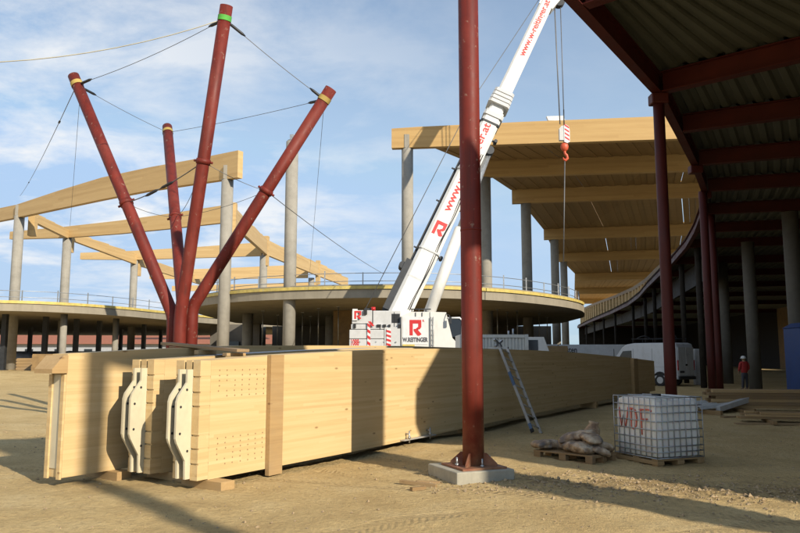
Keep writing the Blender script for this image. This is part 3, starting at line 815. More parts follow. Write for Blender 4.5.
for j, (a, b) in enumerate(zip(pts, pts[1:])):
    f = frame((a.x, a.y, 0), (b.x, b.y, 0)); L = (b-a).length
    m = MB()
    if j in (4, 9, 11):
        m.bx(0, L*.30, -.1, .1, 0, CZ+.68); m.bx(L*.30, L*.72, -.1, .1, 0, 2.0); m.bx(L*.30, L*.72, -.1, .1, 4.0, CZ+.68); m.bx(L*.72, L-.002, -.1, .1, 0, CZ+.68)
    else:
        m.bx(0, L-.002, -.1, .1, 0, CZ+.68)
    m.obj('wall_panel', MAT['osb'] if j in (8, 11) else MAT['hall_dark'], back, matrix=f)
f = frame((E[-1].x, E[-1].y, 0), (I[-1].x, I[-1].y, 0)); m = MB(); m.bx(.3, (I[-1]-E[-1]).length, .2, .4, 0, CZ+.6); m.obj('end_panel', MAT['hall_dark'], back, matrix=f)
# ------------------------------------------------------------------ the three glulam girders lying on blocks
UA = R(58.96); U = Vector((math.cos(UA), math.sin(UA), 0)); NN = Vector((U.y, -U.x, 0))      # along, and towards the camera side
C0 = Vector((-2.73, 10.15, 0)); TW = .48
def gtop(t, near, mid): # cambered top edge
    pts = [(0, near), (1.54, near+.08), (3.6, near+.16), (6, mid-.03), (9.5, mid), (13, mid-.02), (17, mid-.08), (23.2, mid-.24), (28.1, mid-.41)]
    for (a, za), (b, zb_) in zip(pts, pts[1:]):
        if t <= b: return za + (zb_-za)*(t-a)/(b-a)
    return pts[-1][1]
def gbot(t): return .12 + .10 * max(0., min(1., (t-4)/10))
def girder(n_off, u_off, label, L=28.0, near=1.73, mid=1.98, kind='plates', TW=TW):
    o = C0 + NN*n_off + U*u_off
    t = thing('glulam_girder', label, 'timber girder', (o.x, o.y, 0), UA, 'glulam girders lying side by side')
    st_ = .20 if kind == 'plates' else 0.
    ts = [st_, .8, 1.54, 2.6, 3.6, 4.8, 6, 8, 9.5, 11, 13, 15, 17, 19, 21, 23.2, 25.5, L]
    m = MB()
    m.loft([[(x, 0, gbot(x)), (x, TW, gbot(x)), (x, TW, gtop(x, near, mid)), (x, 0, gtop(x, near, mid))] for x in ts])
    m.obj('body', MAT['glulam'], t, local=True)
    if kind == 'plates':
        h0, h1 = gbot(0), gtop(0, near, mid)
        # three lamellae of the slotted end with two bulging cream plates between them
        lam = ((0, .135), (.175, .285), (.325, .48))
        for a, b in lam:
            mm_ = MB(); segs = [h0, h0+.22, h0+.225, h0+.42, h0+.425, h0+.60, h0+.605, h1-.62, h1-.615, h1-.43, h1-.425, h1-.22, h1-.215, h1+.015]
            for z0, z1 in zip(segs[::2], segs[1::2]):
                mm_.bx(0 if a == 0 else .01, st_-.002, a, b, z0+.012, z1-.006)
            mm_.bx(.02, st_-.003, a+.004, b-.004, h0+.02, h1)
            mm_.obj('end_lamella', MAT['glulam'], t, local=True)
        hh = h1 - h0
        prof = [(.16, h0+.03), (-.085, h0+.03), (-.095, h0+.17*hh), (-.245, h0+.32*hh), (-.27, h0+.36*hh), (-.27, h0+.66*hh), (-.245, h0+.71*hh), (-.10, h0+.82*hh), (-.10, h0+.93*hh), (.16, h0+.93*hh)]
        for a in (.138, .288):
            mm_ = MB(); mm_.prism(prof, (0, a, 0), (1,0,0), (0,0,1), (0,1,0), .034); pl = mm_.obj('steel_plate', MAT['cream'], t, local=True)
            mm_ = MB()
            for xx, zz_ in ((-.20, .40), (-.20, .62), (-.10, .76), (-.06, .25)):
                mm_.tube((xx, a-.004, h0+zz_*hh), (xx, a+.038, h0+zz_*hh), .018, 10)
            mm_.obj('bolt_hole', MAT['darksteel'], pl, local=True)
    return t
gC = girder(0, 0, 'nearest of the three pale timber girders, with dowel hole grids and an upright batten')
gB = girder(-1.01, .07, 'middle timber girder of the three, showing two cream steel plates behind the nearest girder', near=1.74, mid=2.0)
gA = girder(-1.85, -.74, 'leftmost of the three timber girders, with a plain side and a recessed cream end', near=1.83, mid=2.05, kind='recess', TW=.35)
# nearest girder: dowel grids, battens, bracket
m = MB(); m.tube((0, .003, 0), (0, -.0025, 0), .0115, 8); hole = m.obj('dowel_hole', MAT['old_plank'], gC, local=True)
first = True
for zb0, zb1, n in ((1.24, 1.60, 6), (.30, .66, 6)):
    for i in range(8):
        for j in range(n):
            if (i*7+j*3) % 13 == 0: continue
            h_ = hole if first else hole.copy()
            if not first: COL.objects.link(h_)
            first = False
            h_.location = (.36 + i*.155 + random.uniform(-.01, .01), 0, zb0 + (zb1-zb0)*j/(n-1))
m = MB(); m.bx(1.36, 1.66, -.085, -.003, .02, gtop(1.5, 1.73, 1.98)+.01, bev=.004); m.obj('batten', MAT['plank'], gC, local=True)
m = MB(); m.bx(23.6, 24.3, -.14, -.003, gbot(24), gtop(24, 1.73, 1.98)-.01, bev=.004); m.obj('batten', MAT['plank'], gC, local=True)
m = MB(); m.bx(5.3, 6.6, -.10, -.003, .150, .172); m.obj('foot_bracket', MAT['alu'], gC, local=True)
for x in (5.5, 6.35):
    m = MB(); m.tube((x, -.09, .10), (x, -.09, .33), .016, 8); m.tube((x, -.09, .186), (x, -.09, .22), .036, 6); m.tube((x, -.004, .27), (x, -.1, .27), .014, 8); m.obj('bracket_bolt', MAT['steel'], gC, local=True)
m = MB()
m.loft([[(x, .02, gtop(x, 1.74, 2.0)+.002), (x, TW-.02, gtop(x, 1.74, 2.0)+.002), (x, TW-.02, gtop(x, 1.74, 2.0)+.008), (x, .02, gtop(x, 1.74, 2.0)+.008)] for x in (1.2, 2.6, 3.6, 4.8, 6, 8, 9.5)])
m.obj('cover_strip', MAT['membrane'], gB, local=True)
# rear girder: recess and corbel
h0, h1, TA = gbot(0), 1.83, .35
for a, b in ((0, .075), (TA-.075, TA)):
    m = MB(); m.bx(-.035, -.003, a, b, h0-.02, h1-.29); m.obj('end_flange', MAT['glulam'], gA, local=True)
m = MB(); m.bx(-.012, -.003, .104, TA-.0754, h0+.12, h1-.29); m.obj('end_plate', MAT['cream'], gA, local=True)
m = MB(); m.prism([(0, h1-.27), (-.24, h1-.27), (-.24, h1-.21), (-.07, h1-.02), (0, h1-.02)], (-.003, -.02, 0), (1,0,0), (0,0,1), (0,1,0), TA+.06); m.obj('corbel', MAT['plank'], gA, local=True)

def block(x, y, rz, sx_, sy_, sz, label, z=None, mat='plank', name='packing_block', cat='timber block', group=None, tilt=0):
    m = MB(); m.bx(-sx_/2, sx_/2, -sy_/2, sy_/2, 0, sz, bev=.006)
    f = Matrix.Translation((x, y, (gh(x, y)-.03) if z is None else z)) @ Matrix.Rotation(rz, 4, 'Z') @ Matrix.Rotation(tilt, 4, 'Y')
    return tag(m.obj(name, MAT[mat], matrix=f), label, cat, group)
def gpos(n, u): q = C0 + NN*n + U*u; return q.x, q.y
for n, u, lab in ((-.10, .30, 'pale packing block under the near end of the nearest girder'), (-1.12, .55, 'packing block under the near end of the middle girder'), (-2.02, .15, 'packing block under the near end of the rearmost girder')):
    x, y = gpos(n, u); block(x, y, UA + R(86), .82, .24, .149 - gh(x, y) - .002, lab)
for u in (9.0, 18.5, 26.5):
    for n, w in ((-.24, 'nearest'), (-1.25, 'middle'), (-2.09, 'rearmost')):
        x, y = gpos(n, u); block(x, y, UA + R(90), .6, .22, gbot(u)+.03-gh(x, y)-.002, 'packing block %s under the %s girder' % ({9.0: 'near mid length', 18.5: 'beyond mid length', 26.5: 'at the far end'}[u], w))
# plank lying across the girder tops on three short sleepers
tz = 1.99
pa, pb = P(166, 350.5, 13.2), P(243, 358.0, 11.35)
pa.z = 2.0; pb.z = 1.86
m = MB(); L = (pb-pa).length; m.bx(0, L, -.11, .11, 0, .045, bev=.004)
tag(m.obj('loose_plank', MAT['old_plank'], matrix=frame(pa, pb)), 'weathered plank lying across the tops of the three girders', 'plank')
for s, lab in ((.20, 'short sleeper under the rear end of the plank'), (.55, 'short sleeper under the middle of the plank'), (.90, 'short sleeper under the near end of the plank, on the nearest girder')):
    q = pa.lerp(pb, s); rel = q - C0; u = rel.dot(U); n = rel.dot(NN); tz = q.z - .025
    zt_ = (gtop(u, 1.73, 1.98) if n > -.6 else gtop(u-.07, 1.74, 2.0)+.01 if n > -1.6 else gtop(u+.74, 1.83, 2.05))
    block(q.x, q.y, math.atan2((pb-pa).y, (pb-pa).x), .13, .34, max(tz-zt_-.004, .015), lab, z=zt_+.001, name='sleeper')

# ------------------------------------------------------------------ red branching column and its guy ropes
TB = Vector((XY(180.5, 17.6), 17.6, 0))
tree = thing('branching_column', 'red steel column of four leaning pipes spreading from one base', 'branching column', TB)
m = MB(); m.tube(TB, TB + Vector((0,0,.06)), .62, 28); m.obj('base_plate', MAT['red'], tree)
tips = {'left': P(73.5, 76, 19.2), 'front': P(226.5, 6, 16.3), 'rear': P(167.3, 127, 22.5), 'right': P(331, 89, 17.2)}
kz = 2.75
feet = {'left': Vector((-.22, .05, 0)), 'front': Vector((.03, -.22, 0)), 'rear': Vector((-.03, .26, 0)), 'right': Vector((.23, .03, 0))}
col_s = {'left': .44, 'front': .50, 'rear': .46, 'right': .53}
collar = {}
for k in ('left', 'front', 'rear', 'right'):
    b0 = TB + feet[k]; b0.z = .06; b1 = TB + feet[k]; tip = tips[k]
    kzk = kz if k != 'right' else 2.95
    b1.z = kzk; d = (tip - b1).normalized()
    pts = [b0, b1 - Vector((0,0,.2))]
    for s in (.2, .4, .6, .8): # bend
        pts.append((b1 - Vector((0,0,.2))).lerp(b1, s).lerp(b1.lerp(b1 + d*.2, s), s))
    pts += [b1 + d*.2, b1.lerp(tip, .5), tip]
    r = .148 if k != 'rear' else .15
    m = MB(); m.path(pts, r, 24); br = m.obj('branch', MAT['red'], tree)
    c = b1.lerp(tip, col_s[k]); collar[k] = c
    m = MB(); m.tube(c - d*.06, c + d*.06, r+.02, 20); side = d.cross(Vector((0,1,0))).normalized()
    for s in (-1, 1): m.tube(c + side*s*(r+.01), c + side*s*(r+.075), .03, 8)
    m.obj('collar', MAT['red'], br)
    m = MB(); q = tip - d*.30; m.tube(q - d*.06, q + d*.06, r+.012, 20, cap=False); m.obj('sling', MAT['strap'] if k == 'front' else MAT['strap_y'], br)
    tips[k] = tip - d*.30
def rope(p, q, r, label, sag=.0, mat='cable', fit=None, cat='cable', group=None):
    p, q = Vector(p), Vector(q); t = thing('guy_rope' if cat == 'cable' else 'rope', label, cat, p, 0, group)
    n = 10; pts = [p.lerp(q, i/n) - Vector((0,0,sag*4*(i/n)*(1-i/n))) for i in range(n+1)]
    m = MB(); m.path(pts, r*.5, 6); m.obj('strand', MAT[mat], t)
    for s in (fit or ()):
        c = p.lerp(q, s); d = (q-p).normalized(); c.z -= sag*4*s*(1-s)
        m = MB(); m.path([c - d*.24, c - d*.15, c + d*.15, c + d*.24], [.014, .036, .036, .014], 8); m.obj('turnbuckle', MAT['darksteel'], t)
    return t
T, K = tips, collar
rope(T['left'], T['front'], .016, 'thin cable between the tops of the left and front red pipes', .12, fit=(.07, .95))
rope(T['front'], T['right'], .016, 'thin cable between the tops of the front and right red pipes', .05, fit=(.12, .93))
rope(T['left'], T['rear'], .014, 'thin cable between the tops of the left and rear red pipes', .05, fit=(.12,))
rope(T['rear'], T['right'], .014, 'thin cable between the tops of the rear and right red pipes', .05, fit=(.95,))
rope(K['left'], K['front'], .028, 'thick cable between the collars of the left and front red pipes', .10, fit=(.35, .55))
rope(K['left'], K['rear'], .014, 'thin cable between the collars of the left and rear red pipes', .08)
rope(K['front'], K['right'], .014, 'thin cable between the collars of the front and right red pipes', .06)
rope(K['rear'], K['right'], .012, 'thin cable between the collars of the rear and right red pipes', .10)
rope(K['rear'], K['front'], .014, 'slack cable between the collars of the rear and front red pipes', .28)
rope(T['front'], P(-60, 63, 15.0), .024, 'thick pale rope from the top of the front red pipe to the left picture edge', .30, mat='rope')
rope(T['left'], P(20, 196, 63), .022, 'long guy cable from the top of the left red pipe down to the longest beam', .3, fit=(.12, .62))
rope(T['left'] + Vector((.1, 0, -.1)), P(70, 226, 30), .012, 'hairline rope hanging from the top of the left red pipe', .1)
rope(T['right'], P(308, 292, 45.2), .012, 'hairline rope hanging from the top of the right red pipe', .1)
rope(K['right'], P(384, 274, 37.4), .02, 'long guy cable from the collar of the right red pipe down to the crane', .12)

# ------------------------------------------------------------------ mobile crane
CYR = 37.2
cr = thing('mobile_crane', 'white mobile crane with red lettering and its long boom raised to the right', 'crane', (0, 38, 0))
def cz(py): return P(400, py, CYR).z
def cxx(px): return XY(px, CYR, 3)
# carrier
m = MB(); m.bx(-6.2, 7.4, 36.9, 39.5, 1.0, 1.75, bev=.05); m.bx(-6.0, 2.5, 36.8, 39.6, 1.752, 1.95); m.obj('chassis', MAT['crane_white'], cr)
m = MB(); m.prism([(4.0, 1.2), (7.3, 1.2), (7.5, 1.9), (7.2, 2.75), (4.2, 2.75), (4.0, 2.4)], (0, 36.95, 0), (1,0,0), (0,0,1), (0,1,0), 2.5); kb = m.obj('driver_cab', MAT['crane_white'], cr)
m = MB(); m.bx(4.5, 6.9, 36.93, 36.948, 1.95, 2.6); m.obj('cab_window', MAT['glass'], kb)
for x in (-5.2, -3.7, -.9, .7, 3.0, 5.9):
    for y in (36.85, 39.1):
        m = MB(); m.path([(x, y, .62), (x, y+.06, .62), (x, y+.38, .62), (x, y+.44, .62)], [.55, .62, .62, .55], 24); w = m.obj('wheel', MAT['black'], cr)
        m = MB(); m.tube((x, y-.03, .62), (x, y+.1, .62), .30, 16); m.obj('rim', MAT['crane_grey'], w)
for x in (-6.0, 2.2):
    m = MB(); m.bx(x-.2, x+.2, 34.6, 36.88, 1.15, 1.5); m.tube((x, 34.75, .1), (x, 34.75, 1.6), .12, 12); m.tube((x, 34.75, 0), (x, 34.75, .12), .42, 16); m.obj('outrigger', MAT['crane_white'], cr)
# superstructure: machinery body, counterweight, cabin panel
bz0 = 1.96
x0, x1, x2, x3, x4 = cxx(349.5), cxx(372), cxx(401), cxx(429.5), cxx(459)
ybk = 39.3
m = MB(); m.bx(x1+.02, x2, CYR+.10, ybk, bz0, cz(310.5), bev=.04); m.obj('machine_body', MAT['crane_grey'], cr)
# counterweight slabs
zs = [bz0, cz(339), cz(329.5), cz(324), cz(310)]
for i, (a, b) in enumerate(zip(zs, zs[1:])):
    m = MB(); m.bx(x0 + (.0, .0, .08, .12)[i], x1 + (.6 if i < 3 else 0.), CYR - (.12, .10, .06, .02)[i], ybk, a+.012, b-.012, bev=.03)
    m.obj('counterweight', MAT['crane_grey'], cr)
# stacked ballast in front of the body with slots
m = MB()
for (a, b, p, q) in ((377, 381, 324.5, 327), (383, 386, 324.5, 327), (388.5, 390.5, 324.5, 327), (363.5, 367, 310.2, 314.5), (398, 400.5, 324.5, 328), (353.5, 356, 324, 328)):
    m.bx(cxx(a), cxx(b), CYR-.13, CYR+.08, cz(q), cz(p))
m.obj('lifting_slot', MAT['black'], cr)
m = MB(); m.bx(x1+.62, x2-.02, CYR-.08, CYR+.09, bz0, cz(327), bev=.02); m.obj('ballast_plate', MAT['crane_grey'], cr)
# main cabin side panel with the letter
m = MB(); m.prism([(x2+.02, bz0), (x3+.02, bz0), (x3+.02, cz(312)), (x2+.5, cz(312)), (x2+.02, cz(316))], (0, CYR-.15, 0), (1,0,0), (0,0,1), (0,1,0), 1.5); m.obj('side_panel', MAT['crane_white'], cr)
m = MB(); m.bx(x2+.08, x3-.1, CYR-.175, CYR-.155, cz(344.5), cz(316.8)); m.obj('sign_board', MAT['white'], cr)
# crane operator cabin
m = MB(); m.prism([(x3+.03, bz0-.2), (x4+.25, bz0-.2), (x4+.25, bz0+.1), (cxx(452), cz(338)), (cxx(446), cz(312.5)), (x3+.03, cz(312))], (0, CYR-.2, 0), (1,0,0), (0,0,1), (0,1,0), 1.3); oc = m.obj('operator_cabin', MAT['crane_white'], cr)
m = MB(); m.prism([(cxx(447.5), cz(319)), (cxx(451.5), cz(337)), (cxx(461), cz(337)), (cxx(462), cz(321)), (cxx(459.5), cz(318.5))], (0, CYR-.15, 0), (1,0,0), (0,0,1), (0,1,0), 1.2); m.obj('cabin_window', MAT['glass'], oc)
m = MB(); m.path([(cxx(447), CYR-.17, cz(318.3)), (cxx(459.5), CYR-.17, cz(318)), (cxx(462.3), CYR-.17, cz(321)), (cxx(461.3), CYR-.17, cz(338))], .05, 6); m.obj('window_frame', MAT['white'], oc)
# hand rail on top, hydraulic unit
m = MB()
for px in (412, 419, 426): m.tube((cxx(px), CYR, cz(312)), (cxx(px), CYR, cz(309)), .03, 6)
m.path([(cxx(411), CYR, cz(309.2)), (cxx(431), CYR, cz(309.2))], .03, 6); m.obj('hand_rail', MAT['darksteel'], cr)
m = MB(); m.bx(x0+.15, cxx(357.5), CYR-.1, CYR+.02, cz(320.5), cz(309)); sg = m.obj('end_sign', MAT['white'], cr)
m = MB(); m.tube((cxx(373), CYR+.2, cz(310.3)), (cxx(373), CYR+.2, cz(306.8)), .12, 10); m.obj('warning_lamp', MAT['lamp_red'], cr)
m = MB(); m.bx(cxx(364), cxx(372), CYR+.25, CYR+.8, cz(310.6), cz(307.8)); m.obj('winch', MAT['darksteel'], cr)
m = MB(); m.bx(cxx(402.5), cxx(414.5), CYR-.19, CYR-.158, cz(346.5), cz(344.3)); m.obj('yellow_plate', MAT['yellow'], cr)
# striped warning boards
def stripes(parent, px0, px1, py0, py1, y, lean=0.):
    a0, a1, z0, z1 = cxx(px0), cxx(px1), cz(py1), cz(py0)
    m = MB(); m.prism([(a0, z0), (a1, z0), (a1+lean, z1), (a0+lean, z1)], (0, y, 0), (1,0,0), (0,0,1), (0,-1,0), .03); w = m.obj('warning_board', MAT['white'], parent)
    m = MB(); n = 4; hh = (z1-z0)/n
    for i in range(n):
        zb0 = z0 + i*hh; k = lean/(z1-z0)
        pl = [(a0, zb0+.32*hh), (a1, zb0), (a1, zb0+.5*hh), (a0, zb0+.82*hh)]
        m.prism([(u + k*(v-z0), v) for u, v in pl], (0, y-.032, 0), (1,0,0), (0,0,1), (0,-1,0), .006)
    m.obj('stripe', MAT['sign_red'], w)
stripes(cr, 367.5, 370.5, 322, 346, CYR-.13); stripes(cr, 386.5, 391, 329, 346.5, CYR-.09)
m = MB(); m.prism([(cxx(368), cz(321.5)), (cxx(371), cz(321.5)), (cxx(374.5), cz(326)), (cxx(372.3), cz(326.5))], (0, CYR-.16, 0), (1,0,0), (0,0,1), (0,-1,0), .02); m.obj('stripe_corner', MAT['sign_red'], cr)
def r_logo(parent, o, ax, ay, w, h, mat='sign_red', name='letter_sign'):
    ax, ay, o = Vector(ax).normalized(), Vector(ay).normalized(), Vector(o); az = ax.cross(ay)
    m = MB()
    for pl in ([(0, 0), (.27, 0), (.27, 1), (0, 1)], [(.272, .76), (.86, .76), (.98, .86), (.98, 1), (.272, 1)],
               [(.72, .758), (.72, .56), (.62, .50), (.64, .36), (.86, .40), (.98, .54), (.98, .858), (.861, .758)],
               [(.34, .42), (.34, .30), (.66, -.02), (.82, -.02), (1.0, .08), (.70, .355), (.61, .49), (.5, .42)]):
        m.prism([(u*w, v*h) for u, v in pl], o, ax, ay, az, .006)
    return m.obj(name, MAT[mat], parent)
r_logo(cr, (cxx(409.5), CYR-.178, cz(335.5)), (1,0,0), (0,0,1), cxx(421.5)-cxx(409.5), cz(320)-cz(335.5))
text_obj('R', .16, MAT['sign_red'], cr, 'registered_mark', (cxx(422.3), CYR-.18, cz(322)), (1,0,0), (0,0,1), .004)
text_obj('W.REITINGER', .30, MAT['ink'], cr, 'lettering', (cxx(402.8), CYR-.18, cz(341.8)), (1,0,0), (0,0,1), .012, width=cxx(428)-cxx(402.8))
r_logo(cr, (x0+.24, CYR-.103, cz(319)), (1,0,0), (0,0,1), .36, cz(311)-cz(319))
text_obj('1088', .42, MAT['sign_red'], cr, 'number_sign', (cxx(350.6), CYR-.125, cz(345.2)), (1,0,0), (0,0,1), .012, width=cxx(358.5)-cxx(350.6))
# panel seams, grille, ladder, bolts
for a_, b_, c_, d_ in ((372.4, 372.7, 311, 327), (380, 380.3, 327, 346), (394, 394.3, 312, 327), (415.5, 415.7, 312.5, 316.6), (422, 422.2, 312.5, 316.6)):
    m = MB(); m.bx(cxx(a_), cxx(b_)+.012, CYR-.205 if a_ > 402 else CYR-.09 if a_ in (380,) else CYR+.085, CYR+.12, cz(d_), cz(c_)); m.obj('panel_seam', MAT['darksteel'], cr)
m = MB()
for k in range(7): m.bx(cxx(392), cxx(399.5), CYR+.07, CYR+.11, cz(322 - k*1.2)-.014, cz(322 - k*1.2)+.014)
m.bx(cxx(391.6), cxx(399.9), CYR+.085, CYR+.112, cz(322.8), cz(313.6)); m.obj('air_grille', MAT['darksteel'], cr)
for px in (352, 360, 376, 384, 396):
    m = MB(); m.tube((cxx(px), CYR-.14, cz(342)), (cxx(px), CYR-.05, cz(342)), .035, 8); m.obj('bolt', MAT['steel'], cr)
m = MB()
for px in (430.8, 433.2): m.tube((cxx(px), CYR-.26, cz(347)), (cxx(px), CYR-.26, cz(317)), .018, 6)
for k in range(6): m.tube((cxx(430.8), CYR-.26, cz(345 - k*5)), (cxx(433.2), CYR-.26, cz(345 - k*5)), .015, 6)
m.obj('step_ladder', MAT['steel'], cr)
m = MB(); m.path([(cxx(446), CYR-.2, cz(314)), (cxx(449), CYR-.5, cz(316)), (cxx(449.5), CYR-.5, cz(322))], .02, 6); m.bx(cxx(448.6), cxx(451), CYR-.54, CYR-.46, cz(324), cz(317.5)); m.obj('mirror', MAT['darksteel'], cr)
# boom
BA = P(402, 309, 38.2); BT = P(548.5, 0, 42.0); bd = (BT-BA).normalized(); sidev = Vector((0,-1,0)); sidev = (sidev - bd*sidev.dot(bd)).normalized(); upv = bd.cross(sidev); upv = -upv if upv.x > 0 else upv
BL = (BT-BA).length
def boom_sec(s0, s1, w0, w1, th, name, mat='crane_white'):
    m = MB(); secs = []
    for s, w in ((s0, w0), (s1, w1)):
        c = BA + bd*BL*s
        sec = []
        for u, v in ((-.5, -.36), (-.36, -.5), (.36, -.5), (.5, -.36), (.5, .36), (.36, .5), (-.36, .5), (-.5, .36)):
            sec.append(c + upv*(u*w) + sidev*(v*th))
        secs.append(sec)
    m.loft(secs); return m.obj(name, MAT[mat], cr)
f_ = .615
boom_sec(-.10, f_-.02, 1.18, 1.02, .98, 'boom_base')
boom_sec(f_-.019, 1.0, .84, .76, .72, 'boom_extension')
def ring(s, w, th, ln, name, mat):
    m = MB(); c = BA + bd*BL*s; secs = []
    for k in (-ln/2, ln/2):
        secs.append([c + bd*k + upv*(u*w) + sidev*(v*th) for u, v in ((-.5, -.4), (-.4, -.5), (.4, -.5), (.5, -.4), (.5, .4), (.4, .5), (-.4, .5), (-.5, .4))])
    m.loft(secs); return m.obj(name, mat, cr)
for k in range(4): ring(f_ + .004 + k*.012, 1.26 - .03*k, 1.16, .2, 'boom_collar', MAT['crane_grey'])
ring(f_-.035, 1.16, 1.10, .26, 'boom_collar', MAT['crane_grey']); ring(f_-.06, 1.1, 1.04, .12, 'boom_collar', MAT['darksteel'])
for s in (.16, .40): ring(s, 1.22 - s*.2, 1.05, .09, 'boom_band', MAT['crane_grey'])
m = MB(); m.bar(BA + bd*BL*.02 + upv*.68 - sidev*.1, BA + bd*BL*.56 + upv*.60 - sidev*.1, .5, .12, up=upv); m.obj('boom_strip', MAT['black'], cr)  # black strip along the upper side of the boom
m = MB()
m.bar(BA + bd*BL*-.02 + upv*.72, BA + bd*BL*.12 + upv*.70, .7, .42, up=upv); m.tube(BA + bd*BL*.10 + upv*.95 + sidev*.3, BA + bd*BL*.10 + upv*.95 - sidev*.3, .2, 12); m.obj('winch_frame', MAT['darksteel'], cr)
for s in (.16, .30, .40, .52):
    c = BA + bd*BL*s
    m = MB(); m.bar(c + upv*.5, c + upv*.86, .10, .06, up=bd); m.bar(c - upv*.5, c - upv*.78, .12, .08, up=bd); m.tube(c - upv*.72 + sidev*.2, c - upv*.72 - sidev*.2, .10, 10); m.obj('rope_guide', MAT['darksteel'], cr)
# boom head
m = MB(); m.prism([(-.5, -.45), (.75, -.75), (1.0, -.35), (.8, .45), (-.5, .42)], BT - bd*.2 + sidev*.3, bd, upv, -sidev, .6); m.obj('boom_head', MAT['crane_white'], cr)
HX = BT + Vector((.62, 0, -.1))
for k in (-.18, .0, .18):
    m = MB(); m.tube(HX + Vector((0, k-.05, 0)), HX + Vector((0, k+.05, 0)), .36, 18); m.obj('head_sheave', MAT['darksteel'], cr)
# luffing cylinder
ca, cb_ = P(433, 303, 37.8), BA + bd*BL*.485 - upv*.62
cm_ = ca.lerp(cb_, .47)
m = MB(); m.tube(ca - (cb_-ca).normalized()*.9, cm_, .30, 16); m.obj('luffing_cylinder', MAT['crane_white'], cr)
m = MB(); m.tube(cm_, cb_, .19, 16); m.obj('piston_rod', MAT['steel'], cr)
m = MB(); m.tube(cb_ + sidev*.35, cb_ - sidev*.35, .26, 14); m.obj('cylinder_pin', MAT['darksteel'], cr)
# hoist rope along the boom from the rear winch to the head
m = MB(); m.path([P(366, 308, 38.2), BA + bd*BL*.62 + upv*1.45, BT + upv*.5], .022, 6); m.obj('hoist_rope', MAT['cable'], cr)
# lettering on the boom
fo = sidev*(.98*.5+.006)
def bpos(s, v, out): return BA + bd*BL*s + upv*v + sidev*out
r_logo(cr, bpos(.205, .32, .496), -upv, bd, .62, .80)
text_obj('www.w-reitinger.at', .62, MAT['sign_red'], cr, 'lettering', bpos(.275, -.10, .496), bd, upv, .012, width=BL*.275)
text_obj('www.w-reitinger.at', .52, MAT['sign_red'], cr, 'lettering', bpos(.785, -.14, .366), bd, upv, .010, width=BL*.20)
for k, (u_, r_) in enumerate(((-.40, .026), (-.33, .02))):
    m = MB(); m.path([bpos(s, u_ + .03*math.sin(s*40+k), .50 + .02*math.cos(s*60)) for s in np.linspace(.0, .46, 26)], r_, 6); m.obj('hydraulic_hose', MAT['black'], cr)
for s in (.08, .24, .33, .50):
    m = MB(); m.bx(-.05, .05, -.44, .44, -.012, .012, Matrix(((bd.x, upv.x, sidev.x, 0), (bd.y, upv.y, sidev.y, 0), (bd.z, upv.z, sidev.z, 0), (0, 0, 0, 1))) )
    bmesh.ops.translate(m.bm, verts=m.bm.verts, vec=bpos(s, 0, .487 - s*.1)); m.obj('weld_plate', MAT['crane_grey'], cr)
# hook block
HB = P(562, 134, 42.0); HB.x = HX.x + .05; HB.y = HX.y
hk = thing('hook_block', 'striped hook block with an orange hook hanging from the crane in front of the roof', 'hook block', HB)
m = MB()
m.prism([(-.42, -.55), (-.42, .40), (-.2, .62), (.02, .62), (.02, -.55)], HB + Vector((0, .22, 0)), (1,0,0), (0,0,1), (0,-1,0), .44); m.obj('sheave_case', MAT['crane_grey'], hk)
m = MB(); m.prism([(.024, -.70), (.024, .66), (.2, .72), (.52, .55), (.58, .2), (.56, -.70), (.3, -.8)], HB + Vector((0, .26, 0)), (1,0,0), (0,0,1), (0,-1,0), .52); sw = m.obj('side_cheek', MAT['white'], hk)
m = MB()
for k in range(4):
    zz_ = -.60 + k*.33
    m.prism([(.08, zz_+.22), (.52, zz_-.02), (.52, zz_+.12), (.08, zz_+.36)], HB + Vector((0, -.263, 0)), (1,0,0), (0,0,1), (0,-1,0), .006)
m.obj('stripe', MAT['sign_red'], sw)
m = MB(); m.ball(HB + Vector((.08, 0, -1.05)), .40, 2, (1, .7, 1)); m.obj('swivel', MAT['hook_red'], hk)
m = MB(); hp = [(0, -1.35), (.02, -1.6), (.20, -1.75), (.26, -1.98), (.08, -2.16), (-.12, -2.06), (-.16, -1.92)]
m.path([HB + Vector((x+.08, 0, z)) for x, z in hp], [.13, .12, .13, .14, .12, .09, .04], 10); m.obj('hook', MAT['hook_red'], hk)
m = MB()
for dxx, dyy in ((-.34, -.1), (-.26, .12), (.10, 0)):
    m.path([HX + Vector((dxx*.9, dyy, 0)), HB + Vector((dxx*.6, dyy*.6, .6))], .026, 6)
m.obj('hoist_rope', MAT['cable'], hk)
m = MB(); m.tube(HB + Vector((.1, 0, 2.0)), HB + Vector((.1, 0, .66)), .06, 8); m.obj('rope_socket', MAT['darksteel'], hk)
m = MB(); m.path([HB + Vector((.05, 0, -1.52)), P(563.5, 262, 42)], .03, 6); m.obj('tag_line', MAT['cable'], hk)

for ch in hk.children:
    if ch.name.split('.')[0] not in ('hoist_rope', 'tag_line'): ch.scale = (.6, .6, .74)
